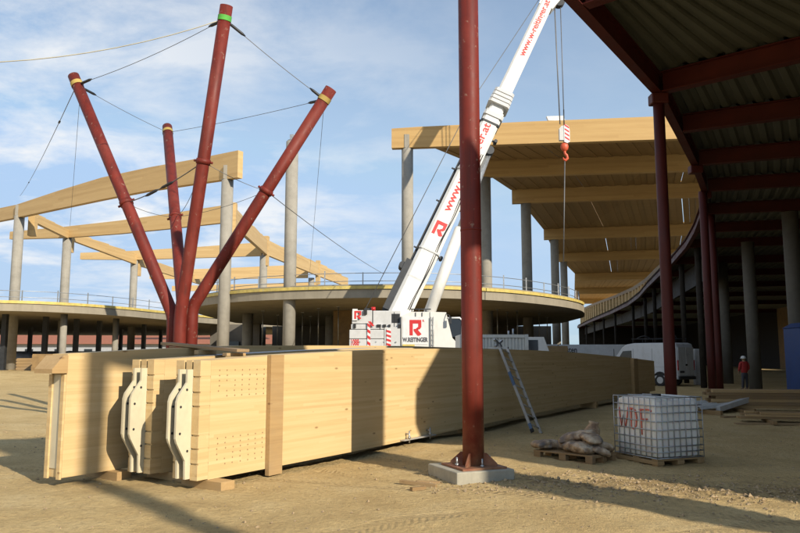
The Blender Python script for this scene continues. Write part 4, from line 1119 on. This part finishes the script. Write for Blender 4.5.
# ------------------------------------------------------------------ liquid tank in its cage
TC = Vector((4.25, 12.42, 0)); ta = math.atan2(.38, .925)
tank = thing('liquid_tank', 'white plastic liquid tank in a wire cage with red letters, on a low pallet', 'tank', (TC.x, TC.y, gh(TC.x, TC.y)-.01), ta)
WX, WY = 1.0, 1.08
m = MB()
for x in (.0, .43, .86): m.bx(x, x+.14, .0, WY, .035, .10, bev=.006)
for y in (0, .47, .94): m.bx(0, WX, y, y+.14, .102, .128, bev=.004)
for x in (.0, .43, .86):
    for y in (.02, .47, .92): m.bx(x+.01, x+.13, y, y+.13, -.03, .034)
m.obj('pallet', MAT['old_plank'], tank, local=True)
m = MB(); secs = []
for z, ins in ((.15, .04), (.17, .022), (.5, .018), (.8, .02), (1.04, .024), (1.09, .04), (1.12, .10)):
    sec = []
    for k in range(40):
        a = 2*math.pi*k/40; ca_, sa_ = math.cos(a), math.sin(a)
        e_ = .16; ux = abs(ca_)**e_*(1 if ca_ >= 0 else -1); uy = abs(sa_)**e_*(1 if sa_ >= 0 else -1)
        wob = .005*math.sin(13*a) + .006*math.sin(z*9 + 3*a)
        sag = .03*math.sin(a*2 + 1)*(1 if z > 1.02 else 0)
        sec.append((WX/2 + ux*(WX/2-ins+wob), WY/2 + uy*(WY/2-ins+wob), z + sag*.7))
    secs.append(sec)
m.loft(secs, smooth=True); m.obj('bottle', MAT['plastic'], tank, local=True)
m = MB()
nb = 8
for i in range(nb+1):
    x = WX*i/nb; y = WY*i/nb
    for yy in (0, WY): m.tube((x, yy, .13), (x, yy, 1.13), .0085, 6)
    if 0 < i < nb:
        for xx in (0, WX): m.tube((xx, y, .13), (xx, y, 1.13), .0085, 6)
for z in (.14, .24, .33, .46, .60, .74, .88, 1.0, 1.13):
    m.path([(0,0,z), (WX,0,z), (WX,WY,z), (0,WY,z), (0,0,z)], .0095, 6)
for k in (.33, .66): m.tube((WX*k, 0, 1.135), (WX*k, WY, 1.135), .012, 6)
m.obj('cage', MAT['steel'], tank, local=True)
m = MB(); m.tube((WX/2, WY/2, 1.10), (WX/2, WY/2, 1.17), .08, 16); m.obj('lid', MAT['black'], tank, local=True)
# sprayed letters on the left face (x = 0 side), strokes between pallet edge points
def spray(pts):
    m.path([(.013, y*.88+.05, z) for y, z in pts], .0145, 6)
m = MB()
spray([(1.02, .93), (.955, .60), (.89, .80), (.83, .60), (.74, .94)])
spray([(.66, .92), (.66, .60), (.60, .58), (.52, .64), (.50, .78), (.54, .90), (.62, .93), (.68, .93)])
spray([(.38, .92), (.36, .50)]); spray([(.43, .92), (.16, .93), (.08, .91)]); spray([(.37, .76), (.20, .77)])
m.obj('sprayed_letters', MAT['graffiti'], tank, local=True)

# ------------------------------------------------------------------ pallet with paper sacks
PC = Vector((2.40, 13.50, 0)); pa_ = math.atan2(12.62-13.50, 3.24-2.40)
pz = gh(2.9, 13.1) - .01
pal = thing('wooden_pallet', 'wooden pallet carrying a heap of torn paper sacks', 'pallet', (PC.x, PC.y, pz), pa_)
for y in (.05, .40, .70):
    m = MB(); m.bx(0, 1.2, y-.05, y+.05, 0, .02); m.obj('bottom_board', MAT['pallet_wood'], pal, local=True)
    for x in (.0, .53, 1.06):
        m = MB(); m.bx(x, x+.14, y-.05, y+.05, .021, .10, bev=.004); m.obj('spacer_block', MAT['pallet_wood'], pal, local=True)
for x in (0, .53, 1.06):
    m = MB(); m.bx(x, x+.14, 0, .78, .101, .121); m.obj('cross_board', MAT['pallet_wood'], pal, local=True)
for y in (.0, .17, .34, .51, .67):
    m = MB(); m.bx(0, 1.2, y, y+.11, .122, .144); m.obj('top_board', MAT['pallet_wood'], pal, local=True)
ru = Vector((math.cos(pa_), math.sin(pa_), 0)); rv = Vector((-ru.y, ru.x, 0))
sack_g = 'paper sacks heaped on the pallet'
def sack(u, v, z, L, W, Hh, rz, tilt, label, roll=0.):
    m = MB(); secs = []
    n = 30; seed = random.uniform(0, 90)
    for i in range(n):
        s = i/(n-1)*2 - 1
        k = max(.0, 1 - abs(s)**3.2)**.5
        sec = []
        for j in range(36):
            a = 2*math.pi*j/36
            w = W/2*(.55+.45*k); h = Hh/2*(.12+.88*k)
            nz = noise.noise(Vector((s*2.4+seed, math.cos(a)*1.6, math.sin(a)*1.6)))*.12 + noise.noise(Vector((s*6+seed, math.cos(a)*4, math.sin(a)*4)))*.045 + noise.noise(Vector((s*15+seed, math.cos(a)*7, math.sin(a)*9)))*.022
            cy_, sy_ = math.cos(a), math.sin(a)
            cy_ = math.copysign(abs(cy_)**.6, cy_)
            sec.append((s*L/2, cy_*w*(1+nz*1.2), sy_*h*(1+nz*2.2) - .02*s*s))
        secs.append(sec)
    m.loft(secs, smooth=True)
    c = PC + ru*u + rv*v; f = Matrix.Translation((c.x, c.y, pz + z)) @ Matrix.Rotation(pa_ + rz, 4, 'Z') @ Matrix.Rotation(tilt, 4, 'Y') @ Matrix.Rotation(roll, 4, 'X')
    return tag(m.obj('paper_sack', MAT['sack'], matrix=f), label, 'sack', sack_g)
sack(.10, .30, .225, .62, .36, .17, R(75), R(4), 'sack at the left end of the pallet, hanging over its edge')
sack(.46, .52, .235, .66, .38, .19, R(10), R(-4), 'sack lying flat at the back left of the pallet')
sack(.80, .22, .24, .62, .36, .19, R(-12), R(3), 'plump grey sack at the front right of the pallet')
sack(.92, .58, .235, .60, .36, .18, R(60), R(2), 'brown sack at the back right corner of the pallet')
sack(.62, .46, .40, .68, .36, .17, R(28), R(-14), 'dark sack lying on top of the heap')
sack(.90, .42, .40, .52, .32, .14, R(-30), R(10), 'pale torn sack on the right side of the heap')
m = MB(); secs = []
for i, (z, r) in enumerate(((0, .13), (.08, .15), (.17, .12), (.25, .08), (.30, .10))):
    secs.append([(math.cos(2*math.pi*j/14)*r*(1+.25*noise.noise(Vector((j*.9, z*9, 2)))), math.sin(2*math.pi*j/14)*r*.7*(1+.25*noise.noise(Vector((j*.9, z*9, 7)))), z) for j in range(14)])
m.loft(secs, smooth=True); c = PC + ru*.80 + rv*.62
tag(m.obj('paper_sack', MAT['sack'], matrix=Matrix.Translation((c.x, c.y, pz+.36)) @ Matrix.Rotation(R(12), 4, 'Y')), 'crumpled empty sack standing upright on the heap', 'sack', sack_g)
sack(1.16, .34, .20, .34, .26, .12, R(40), R(16), 'small pale sack scrap at the right end of the pallet')

# ------------------------------------------------------------------ ladder leaning on the nearest girder
lb = C0 + U*9.40 + NN*1.28; lt = C0 + U*10.35; 
lb.z = gh(lb.x, lb.y); lt = lt + NN*.06; lt.z = gtop(10.3, 1.73, 1.98) + .02
ldir = (lt-lb).normalized(); lt2 = lb + ldir*((lt-lb).length + .10)
lad = thing('ladder', 'grey aluminium ladder leaning against the nearest girder', 'ladder', lb)
wv = (U - ldir*U.dot(ldir)).normalized()*.22
for s in (-1, 1):
    m = MB(); m.bar(lb + wv*s, lt2 + wv*s, .028, .065, up=ldir.cross(U)); m.obj('side_rail', MAT['alu'], lad)
    m = MB(); m.bar(lb + wv*s - ldir*.012, lb + wv*s + ldir*.07, .04, .08, up=ldir.cross(U)); m.obj('rubber_foot', MAT['black'], lad)
Ls = (lt2-lb).length
for i in range(9):
    c = lb + ldir*(.22 + i*.28)
    m = MB(); m.tube(c - wv*.93, c + wv*.93, .016, 8); m.obj('rung', MAT['alu'], lad)
for a_, b_ in ((.05, .22), (1.3, 1.7)):
    m = MB(); m.bar(lb - wv + ldir*a_, lb - wv + ldir*b_, .034, .071, up=ldir.cross(U)); m.obj('blue_label', MAT['blue_tape'], lad)
# clamp with crossed bars on the girder top beside the ladder
c = C0 + U*10.2; c.z = gtop(10.2, 1.73, 1.98)
cl_ = thing('clamp', 'small steel clamp with crossed bars at the ladder top', 'clamp', c)
m = MB(); m.bar(c + NN*-.3 + Vector((0,0,.03)), c + NN*.25 + Vector((0,0,.03)), .08, .05); m.obj('jaw', MAT['steel'], cl_)
m = MB(); m.bar(c + U*-.25 + Vector((0,0,.06)), c + U*.2 + Vector((0,0,.22)), .05, .05); m.bar(c + U*.15 + Vector((0,0,.065)), c + U*-.3 + Vector((0,0,.25)), .05, .05); m.obj('lever', MAT['steel'], cl_)

# small scraps at the footing
for i, (px, py, L, rz, lab) in enumerate(((418, 486, .55, -24, 'reddish wood scrap on the sand left of the footing, longer one'), (428, 483, .35, 8, 'short reddish wood scrap on the sand beside the footing'), (418, 490, .25, 40, 'tiny wood scrap on the sand nearest the camera by the footing'))):
    p = Z(px, py, 0); block(p.x, p.y, R(rz), L, .06, .05, lab, z=gh(p.x, p.y)-.005, mat='old_plank', name='wood_scrap', cat='wood scrap', tilt=R(3))
# ------------------------------------------------------------------ site container and vehicles behind the girders
x0c, x1c, yc, hc = 2.35, 5.05, 29.0, 2.64
ct = thing('site_container', 'white corrugated site container behind the nearest girder, right of the big red post', 'container', (x0c, yc, 0))
m = MB(); n = 18; w = (x1c-x0c-.3)/n; poly = []
for k in range(n):
    a = x0c+.15+k*w
    poly += [(a, yc+.06), (a+w*.3, yc+.06), (a+w*.4, yc+.02), (a+w*.9, yc+.02)]
poly += [(x1c-.15, yc+.06), (x1c-.15, yc+2.3), (x0c+.15, yc+2.3)]
m.prism(poly, (0,0,.16), (1,0,0), (0,1,0), (0,0,1), hc-.30); m.obj('corrugated_side', MAT['container'], ct)
for a in (x0c, x1c-.15):
    m = MB(); m.bx(a, a+.148, yc, yc+2.4, 0, hc, bev=.015); m.obj('corner_post', MAT['container'], ct)
m = MB(); m.bx(x0c+.15, x1c-.152, yc-.005, yc+.10, hc-.13, hc-.002); m.bx(x0c+.15, x1c-.152, yc-.005, yc+.10, .002, .155); m.bx(x0c+.15, x1c-.152, yc+.104, yc+2.4, hc-.10, hc-.03); m.obj('frame_rail', MAT['container'], ct)
for k, px in enumerate((509, 513.5)):
    m = MB(); x = XY(px, 30); m.tube((x, 30, hc-.03), (x, 30, hc+.18+.08*k), .04, 8); m.obj('roof_pipe', MAT['steel'], ct)

def wheel(x, y, r, t, parent, inward=1):
    m = MB(); m.path([(x, y, r), (x, y+.04*inward, r), (x, y+.20*inward, r), (x, y+.24*inward, r)], [r*.9, r, r, r*.9], 24); w = m.obj('wheel', MAT['black'], parent, local=True)
    m = MB(); m.path([(x, y-.015*inward, r), (x, y+.05*inward, r)], r*.58, 18); m.obj('rim', MAT['crane_grey'], w, local=True)
VA = R(-50); VL = 5.5
vc = Vector((XY(677, 44), 44, 0)); vdir = Vector((math.cos(VA), math.sin(VA), 0)); vfront = vc - vdir*VL
van = thing('delivery_van', 'tall white van with a roof rack behind the far end of the girders', 'van', vfront, VA)
prof = [(.02, .42), (.0, .95), (.12, 1.12), (.95, 1.35), (1.72, 2.32), (2.05, 2.52), (2.6, 2.60), (5.2, 2.60), (5.42, 2.52), (5.5, 2.2), (5.5, .42)]
def vsec(y, ins):
    cx_, cz_ = 2.9, 1.4
    return [(x + (cx_-x)*ins*.3, y, z + (cz_-z)*ins) for x, z in prof]
m = MB(); m.loft([vsec(.09, .09), vsec(.03, .03), vsec(0, .0), vsec(1.95, .0), vsec(1.98, .03), vsec(2.04-.09+.0, .09)] if False else [vsec(.0, .06), vsec(.05, .012), vsec(.12, .0), vsec(1.85, .0), vsec(1.92, .012), vsec(1.97, .06)])
m.obj('body', MAT['van_white'], van, local=True)
m = MB(); m.prism([(1.35, 1.42), (1.82, 2.10), (2.45, 2.14), (2.45, 1.42)], (0, .012, 0), (1,0,0), (0,0,1), (0,-1,0), .02); m.obj('side_window', MAT['glass'], van, local=True)
m = MB(); m.prism([(.15, 1.0), (1.75, 1.0), (1.75, 0), (.15, 0)], (1.02, .12, 1.46), (0,1,0), (.62, 0, .785), (-.785, 0, .62), .02); m.obj('windscreen', MAT['glass'], van, local=True)
for xx in (1.15, 2.55, 3.85, 5.42):
    m = MB(); m.bx(xx, xx+.014, -.004, .05, .5, 2.25); m.obj('panel_gap', MAT['darksteel'], van, local=True)
m = MB(); m.bx(2.6, 5.4, -.006, .05, 1.12, 1.16); m.bx(.5, 5.45, -.012, .06, .46, .62); m.obj('rub_strip', MAT['crane_grey'], van, local=True)
for y0_, y1_ in ((.10, .975), (.995, 1.87)):
    m = MB(); m.bx(5.495, 5.525, y0_, y1_, .62, 2.34, bev=.01); d = m.obj('rear_door', MAT['van_white'], van, local=True)
    m = MB(); yh = .93 if y0_ < .5 else 1.02; m.bx(5.526, 5.56, yh-.05, yh+.05, 1.22, 1.32); m.obj('door_handle', MAT['black'], d, local=True)
m = MB(); m.bx(5.527, 5.54, .22, .72, .80, .92); pl = m.obj('number_plate', MAT['ink'], van, local=True)
m = MB(); m.bx(5.50, 5.60, .05, 1.92, .40, .58, bev=.02); m.obj('bumper', MAT['darksteel'], van, local=True)
for y in (.0, 1.87):
    m = MB(); m.bx(5.49, 5.53, y+.01, y+.095, .95, 1.55); m.obj('tail_light', MAT['lamp_red'], van, local=True)
for x in (.95, 4.35):
    m = MB(); m.path([(x, -.010, .42), (x, .004, .42)], [.43, .43], 28); m.obj('wheel_well', MAT['black'], van, local=True)
    wheel(x, -.035, .35, 0, van); wheel(x, 1.98, .35, 0, van, -1)
    m = MB(); m.path([(x+.44*math.cos(a), -.012, .40+.44*math.sin(a)) for a in np.linspace(0, math.pi, 9)], .035, 6); m.obj('wheel_arch', MAT['darksteel'], van, local=True)
m = MB()
for y in (.25, 1.72):
    m.path([(2.3, y, 2.86), (5.2, y, 2.86)], .022, 6)
for x in (2.4, 3.1, 3.8, 4.5, 5.15):
    m.path([(x, .25, 2.60), (x, .25, 2.86), (x, 1.72, 2.86), (x, 1.72, 2.60)], .02, 6)
m.obj('roof_rack', MAT['darksteel'], van, local=True)
m = MB(); m.path([(2.55, .5, 2.90), (2.8, .6, 3.02), (3.1, .5, 3.05), (3.2, .9, 2.93)], .03, 6); m.path([(4.7, .5, 2.90), (4.9, .5, 3.08), (5.0, .8, 3.05), (4.95, 1.0, 2.9)], .03, 6); m.obj('roof_load', MAT['darksteel'], van, local=True)

tx0, ty = XY(531, 56), 56.0
trk = thing('box_truck', 'white truck with dark lettering on its side, left of the tall van', 'truck', (tx0, ty, 0))
m = MB(); m.prism([(0, .5), (0, 1.3), (.35, 2.45), (.8, 2.68), (2.05, 2.68), (2.05, .5)], (tx0, ty, 0), (1,0,0), (0,0,1), (0,1,0), 2.2); kb = m.obj('cab', MAT['white'], trk)
m = MB(); m.prism([(.55, 1.6), (.72, 2.40), (1.85, 2.45), (1.85, 1.6)], (tx0, ty-.012, 0), (1,0,0), (0,0,1), (0,1,0), .02); m.obj('side_window', MAT['glass'], kb)
m = MB(); m.bx(tx0+2.1, tx0+7.2, ty-.1, ty+2.3, .9, 2.66, bev=.05); m.obj('cargo_body', MAT['white'], trk)
m = MB(); m.bx(tx0+.3, tx0+7.0, ty+.4, ty+1.9, .5, .85); m.obj('chassis', MAT['darksteel'], trk)
text_obj('sten', .62, MAT['ink'], trk, 'lettering', (XY(566.5, ty-.1), ty-.106, 2.06), (1,0,0), (0,0,1), .014, width=XY(577, ty)-XY(566.5, ty))
for x in (1.0, 5.6):
    m = MB(); X = tx0 + x; m.path([(X, ty-.02, .5), (X, ty+.03, .5), (X, ty+.28, .5)], [.46, .5, .5], 20); w = m.obj('wheel', MAT['black'], trk)
    m = MB(); m.tube((X, ty-.04, .5), (X, ty+.03, .5), .27, 14); m.obj('rim', MAT['crane_grey'], w)
x = XY(699, 46.5); m = MB(); m.bx(x-.26, x+.26, 46.5, 46.95, 0, 2.25, bev=.05); m.bx(x-.2, x+.2, 46.48, 46.499, 1.0, 2.05)
tag(m.obj('site_cabinet', MAT['crane_grey'], org=(x, 46.5, 0)), 'narrow pale grey cabinet standing right of the white van', 'cabinet')

# ------------------------------------------------------------------ site cabin
x = XY(777, 27.7); y = 26.0
wc = thing('site_cabin', 'tall blue cabin with a pale strip at the right picture edge', 'cabin', (x, y, 0))
m = MB(); m.bx(x, x+1.75, y, y+1.15, .08, 2.80, bev=.03); m.obj('cabin', MAT['blue'], wc)
m = MB(); m.bx(x-.03, x+1.78, y-.03, y+1.18, 0, .10, bev=.02); m.obj('skid', MAT['darksteel'], wc)
m = MB(); m.loft([[(x-.03, y-.03, 2.802), (x+1.78, y-.03, 2.802), (x+1.78, y+1.18, 2.802), (x-.03, y+1.18, 2.802)], [(x+.2, y+.2, 2.98), (x+1.55, y+.2, 2.98), (x+1.55, y+.95, 2.98), (x+.2, y+.95, 2.98)]]); m.obj('roof', MAT['blue'], wc)
m = MB(); m.bx(x+.20, x+1.02, y-.035, y-.003, .16, 2.6, bev=.01); d = m.obj('door', MAT['blue'], wc)
m = MB(); m.bx(x+.26, x+.32, y-.06, y-.037, .98, 1.18); m.obj('handle', MAT['black'], d)
m = MB(); m.bx(x+.10, x+.17, y-.008, y-.002, 1.15, 1.85); m.obj('white_strip', MAT['crane_grey'], wc)

# ------------------------------------------------------------------ timber stacks, sheet and beam under the canopy
sg_ = 'weathered planks stacked under the canopy'
def stack(px, Y, rz, L, layers, n, w, h, lab, xo=0.):
    x = XY(px, Y); c, s_ = math.cos(rz), math.sin(rz)
    for k in range(layers):
        for j in range(n):
            lx, ly = random.uniform(-.18, .18) + xo*k, j*(w+.012) + random.uniform(-.01, .01)
            X, Yv = x + lx*c - ly*s_, Y + lx*s_ + ly*c
            ll = L*random.uniform(.9, 1.08)
            m = MB(); m.bx(0, ll, 0, w, 0, h-.004, bev=.004)
            tag(m.obj('plank', random.choice((MAT['plank'], MAT['old_plank'], MAT['old_plank'])), matrix=Matrix.Translation((X, Yv, .10 + k*h)) @ Matrix.Rotation(rz + random.uniform(-.012, .012), 4, 'Z')), lab, 'plank', sg_)
    for q in (.15, .8):
        X, Yv = x + q*L*c, Y + q*L*s_
        block(X, Yv, rz+R(90), n*(w+.012)*2, .1, .10 - gh(X, Yv) - .002, 'short bearer under the %s of the %s' % ('left end' if q < .5 else 'right end', 'tall plank stack' if layers > 5 else 'low plank stack'), z=gh(X, Yv)-.0, mat='old_plank', name='bearer')
stack(711, 24.6, R(-8), 4.6, 6, 3, .24, .10, 'weathered plank in the taller stack under the canopy')
stack(742, 20.4, R(-14), 3.9, 3, 3, .22, .06, 'weathered plank in the low stack at the right edge', .12)
for i, (px, py, L, rz, lab) in enumerate(((735, 424, 3.2, -6, 'long plank lying on the sand at the right edge, nearest one'), (722, 417, 2.6, 10, 'plank lying askew on the sand before the stacks'), (765, 415, 2.2, -20, 'plank lying on the sand at the far right, turned away'))):
    p = Z(px, py, 0); m = MB(); m.bx(0, L, -.1, .1, 0, .05, bev=.004)
    tag(m.obj('plank', MAT['old_plank'], matrix=Matrix.Translation((p.x, p.y, gh(p.x, p.y)-.004)) @ Matrix.Rotation(R(rz), 4, 'Z')), lab, 'plank')
p = Z(694, 409, .10)
m = MB(); pr = []
for k in range(4):
    pr += [(k*.36, 0), (k*.36+.10, .09), (k*.36+.24, .09), (k*.36+.34, 0)]
m.loft([[(0, u, v) for u, v in pr] + [(0, u, v-.012) for u, v in pr[::-1]], [(2.2, u, v) for u, v in pr] + [(2.2, u, v-.012) for u, v in pr[::-1]]])
tag(m.obj('metal_sheet', MAT['container'], matrix=Matrix.Translation((p.x, p.y-.6, .13)) @ Matrix.Rotation(R(30), 4, 'Z') @ Matrix.Rotation(R(-2.5), 4, 'Y')), 'pale ribbed metal sheet lying right of the liquid tank', 'metal sheet')
for dx_, dy_ in ((.15, -.4), (1.6, .45)):
    X, Yv = p.x+dx_, p.y+dy_; block(X, Yv, R(120), 1.3, .12, .11-gh(X, Yv), 'bearer under the %s end of the ribbed metal sheet' % ('near' if dx_ < 1 else 'far'), z=gh(X, Yv), mat='old_plank', name='bearer')
a = Z(718, 409, .12); b = Z(752, 398, .42)
m = MB(); L = (b-a).length; m.bx(0, L, -.09, .09, -.08, .08); tag(m.obj('steel_beam', MAT['crane_grey'], matrix=frame(a, b)), 'grey steel beam leaning on the taller plank stack', 'beam')

# ------------------------------------------------------------------ worker (seen from behind, in a red jacket and white helmet)
WXp, WYp = XY(743.5, 39.2), 39.2
wk = thing('person', 'person in a red jacket, dark trousers and a white helmet under the canopy', 'person', (WXp, WYp, 0))
def skin_mesh(name, pts, edges, rad, mat, sub=2, parent=None):
    me = bpy.data.meshes.new(name); me.from_pydata(pts, edges, []); ob = bpy.data.objects.new(name, me); COL.objects.link(ob)
    sk = ob.modifiers.new('skin', 'SKIN'); sk.use_smooth_shade = True
    for v, r in zip(ob.data.skin_vertices[0].data, rad): v.radius = r if isinstance(r, tuple) else (r, r)
    ob.data.skin_vertices[0].data[0].use_root = True
    ob.modifiers.new('sub', 'SUBSURF').levels = sub
    dg = bpy.context.evaluated_depsgraph_get(); dg.update()
    new = bpy.data.meshes.new_from_object(ob.evaluated_get(dg)); bpy.data.objects.remove(ob)
    new.materials.clear(); new.materials.append(mat); new.name = name
    for p_ in new.polygons: p_.use_smooth = True
    o = bpy.data.objects.new(name, new); COL.objects.link(o)
    if parent: o.parent = parent; ORG[o] = ORG[parent]
    return o
body_p = [(0,0,.95), (0,.01,1.12), (0,.0,1.32), (0,-.01,1.46), (0,.01,1.53), (0,.03,1.62), (0,.03,1.70),
          (-.08,0,.84), (-.11,-.03,.50), (-.115,.02,.10), (-.13,-.13+.26,.045), (.08,0,.84), (.12,.04,.50), (.13,.06,.10), (.15,.19,.045),
          (-.19,0,1.42), (-.25,.0,1.15), (-.22,.16,.97), (-.20,.22,.92), (.19,0,1.42), (.25,.02,1.15), (.20,.20,1.02), (.17,.26,.98)]
body_e = [(0,1),(1,2),(2,3),(3,4),(4,5),(5,6),(0,7),(7,8),(8,9),(9,10),(0,11),(11,12),(12,13),(13,14),(3,15),(15,16),(16,17),(17,18),(3,19),(19,20),(20,21),(21,22)]
body_r = [(.11,.08),(.12,.085),(.16,.11),(.11,.09),.055,(.075,.09),(.07,.085),.07,.055,.042,.04,.07,.06,.042,.04,.055,.042,.032,(.022,.04),.055,.042,.032,(.022,.04)]
# five fingers on each hand, each its own short chain rooted in the palm
for (hx, hy, hz, sgn) in ((-.20,.22,.92,1), (.17,.26,.98,-1)):
    root_i = 18 if sgn == 1 else 22
    for k, ln in enumerate((.07, .085, .08, .06)):
        i0 = len(body_p); o_ = -.027 + k*.018
        body_p += [(hx + sgn*.01, hy+.045+.0*k, hz-.01+o_), (hx + sgn*.02, hy+.045+ln*.7, hz-.03+o_)]
        body_e += [(root_i, i0), (i0, i0+1)]; body_r += [.0095, .0075]
    i0 = len(body_p); body_p += [(hx + sgn*.035, hy+.03, hz+.035), (hx + sgn*.05, hy+.06, hz+.04)]; body_e += [(root_i, i0), (i0, i0+1)]; body_r += [.011, .009]
skin_mesh('body', body_p, body_e, body_r, MAT['skin'], 2, wk)
jp = [(0,0,.84), (0,.01,1.12), (0,0,1.34), (0,-.01,1.47), (-.19,0,1.42), (-.25,0,1.15), (-.225,.13,1.0), (.19,0,1.42), (.25,.02,1.15), (.21,.17,1.04)]
skin_mesh('jacket', jp, [(0,1),(1,2),(2,3),(3,4),(4,5),(5,6),(3,7),(7,8),(8,9)], [(.20,.15),(.185,.14),(.20,.145),(.12,.10),.085,.065,.055,.085,.065,.055], MAT['jacket'], 2, wk)
tp = [(0,0,1.0), (0,0,.88), (-.09,-.005,.74), (-.11,-.03,.50), (-.115,.02,.11), (.09,.005,.74), (.12,.04,.50), (.13,.06,.11)]
skin_mesh('trousers', tp, [(0,1),(1,2),(2,3),(3,4),(1,5),(5,6),(6,7)], [(.165,.125), (.17,.13), .098, .08, .07, .098, .08, .07], MAT['trousers'], 2, wk)
for sx_ , yy in ((-.125, .07), (.14, .13)):
    m = MB(); m.ball(Vector((WXp+sx_, WYp+yy, .06)), .1, 2, (.55, 1.5, .6)); m.obj('shoe', MAT['black'], wk)
m = MB(); secs = []
for z, r in ((0, .155), (.03, .15), (.08, .14), (.13, .10), (.155, .03)):
    secs.append([(WXp + math.cos(2*math.pi*j/20)*r*.88, WYp+.03 + math.sin(2*math.pi*j/20)*r*1.08, 1.665+z) for j in range(20)])
m.loft(secs, smooth=True); m.bx(WXp-.09, WXp+.09, WYp+.15, WYp+.24, 1.66, 1.672); m.obj('helmet', MAT['white'], wk)
m = MB()
for s in (-1, 1): m.ball(Vector((WXp+s*.085, WYp+.02, 1.60)), .028, 1, (.5, .8, 1.2))
m.ball(Vector((WXp, WYp+.135, 1.585)), .022, 1, (.8, 1.2, 1.2)); m.ball(Vector((WXp, WYp+.118, 1.545)), .026, 1, (1.3, .5, .4))
m.obj('face_feature', MAT['skin'], wk)
m = MB(); m.ball(Vector((WXp, WYp+.0, 1.62)), .098, 2, (.92, .9, .9)); m.obj('hair', MAT['old_plank'], wk)

# ------------------------------------------------------------------ site clutter under the slabs
for i, (px, Y) in enumerate(((318, 55), (338, 53), (352, 60), (262, 58), (277, 64), (302, 60), (310, 66), (498, 56), (508, 60), (518, 58), (540, 62), (548, 68))):
    x = XY(px, Y); t = thing('steel_prop', 'thin adjustable steel prop under the curved slab', 'prop', (x, Y, 0), 0, 'steel props under the curved slab')
    m = MB(); m.tube((x, Y, 0), (x, Y, 2.9), .05, 8); m.tube((x, Y, 2.9), (x, Y, 5.3), .038, 8); m.obj('tube', MAT['steel'], t)
    m = MB(); m.bx(x-.12, x+.12, Y-.12, Y+.12, 5.3, 5.345); m.bx(x-.12, x+.12, Y-.12, Y+.12, 0, .03); m.obj('end_plates', MAT['steel'], t)
for i, (px, Y, h_, lab) in enumerate(((48, 60, 1.3, 'small stack of boards on the sand by the leftmost posts'), (330, 50, 2.3, 'stack of formwork boards under the curved slab left of the crane'), (551, 50, 2.4, 'stack of formwork boards right of the white container'))):
    x = XY(px, Y); m = MB(); z = gh(x, Y)
    k = 0
    while z < gh(x, Y) + h_:
        m.bx(x-1.0+random.uniform(-.05,.05), x+1.0+random.uniform(-.05,.05), Y-.6, Y+.6+random.uniform(-.05,.05), z, z+.10); z += .103
    tag(m.obj('board_stack', MAT['osb'], org=(x, Y, gh(x, Y))), lab, 'board stack')
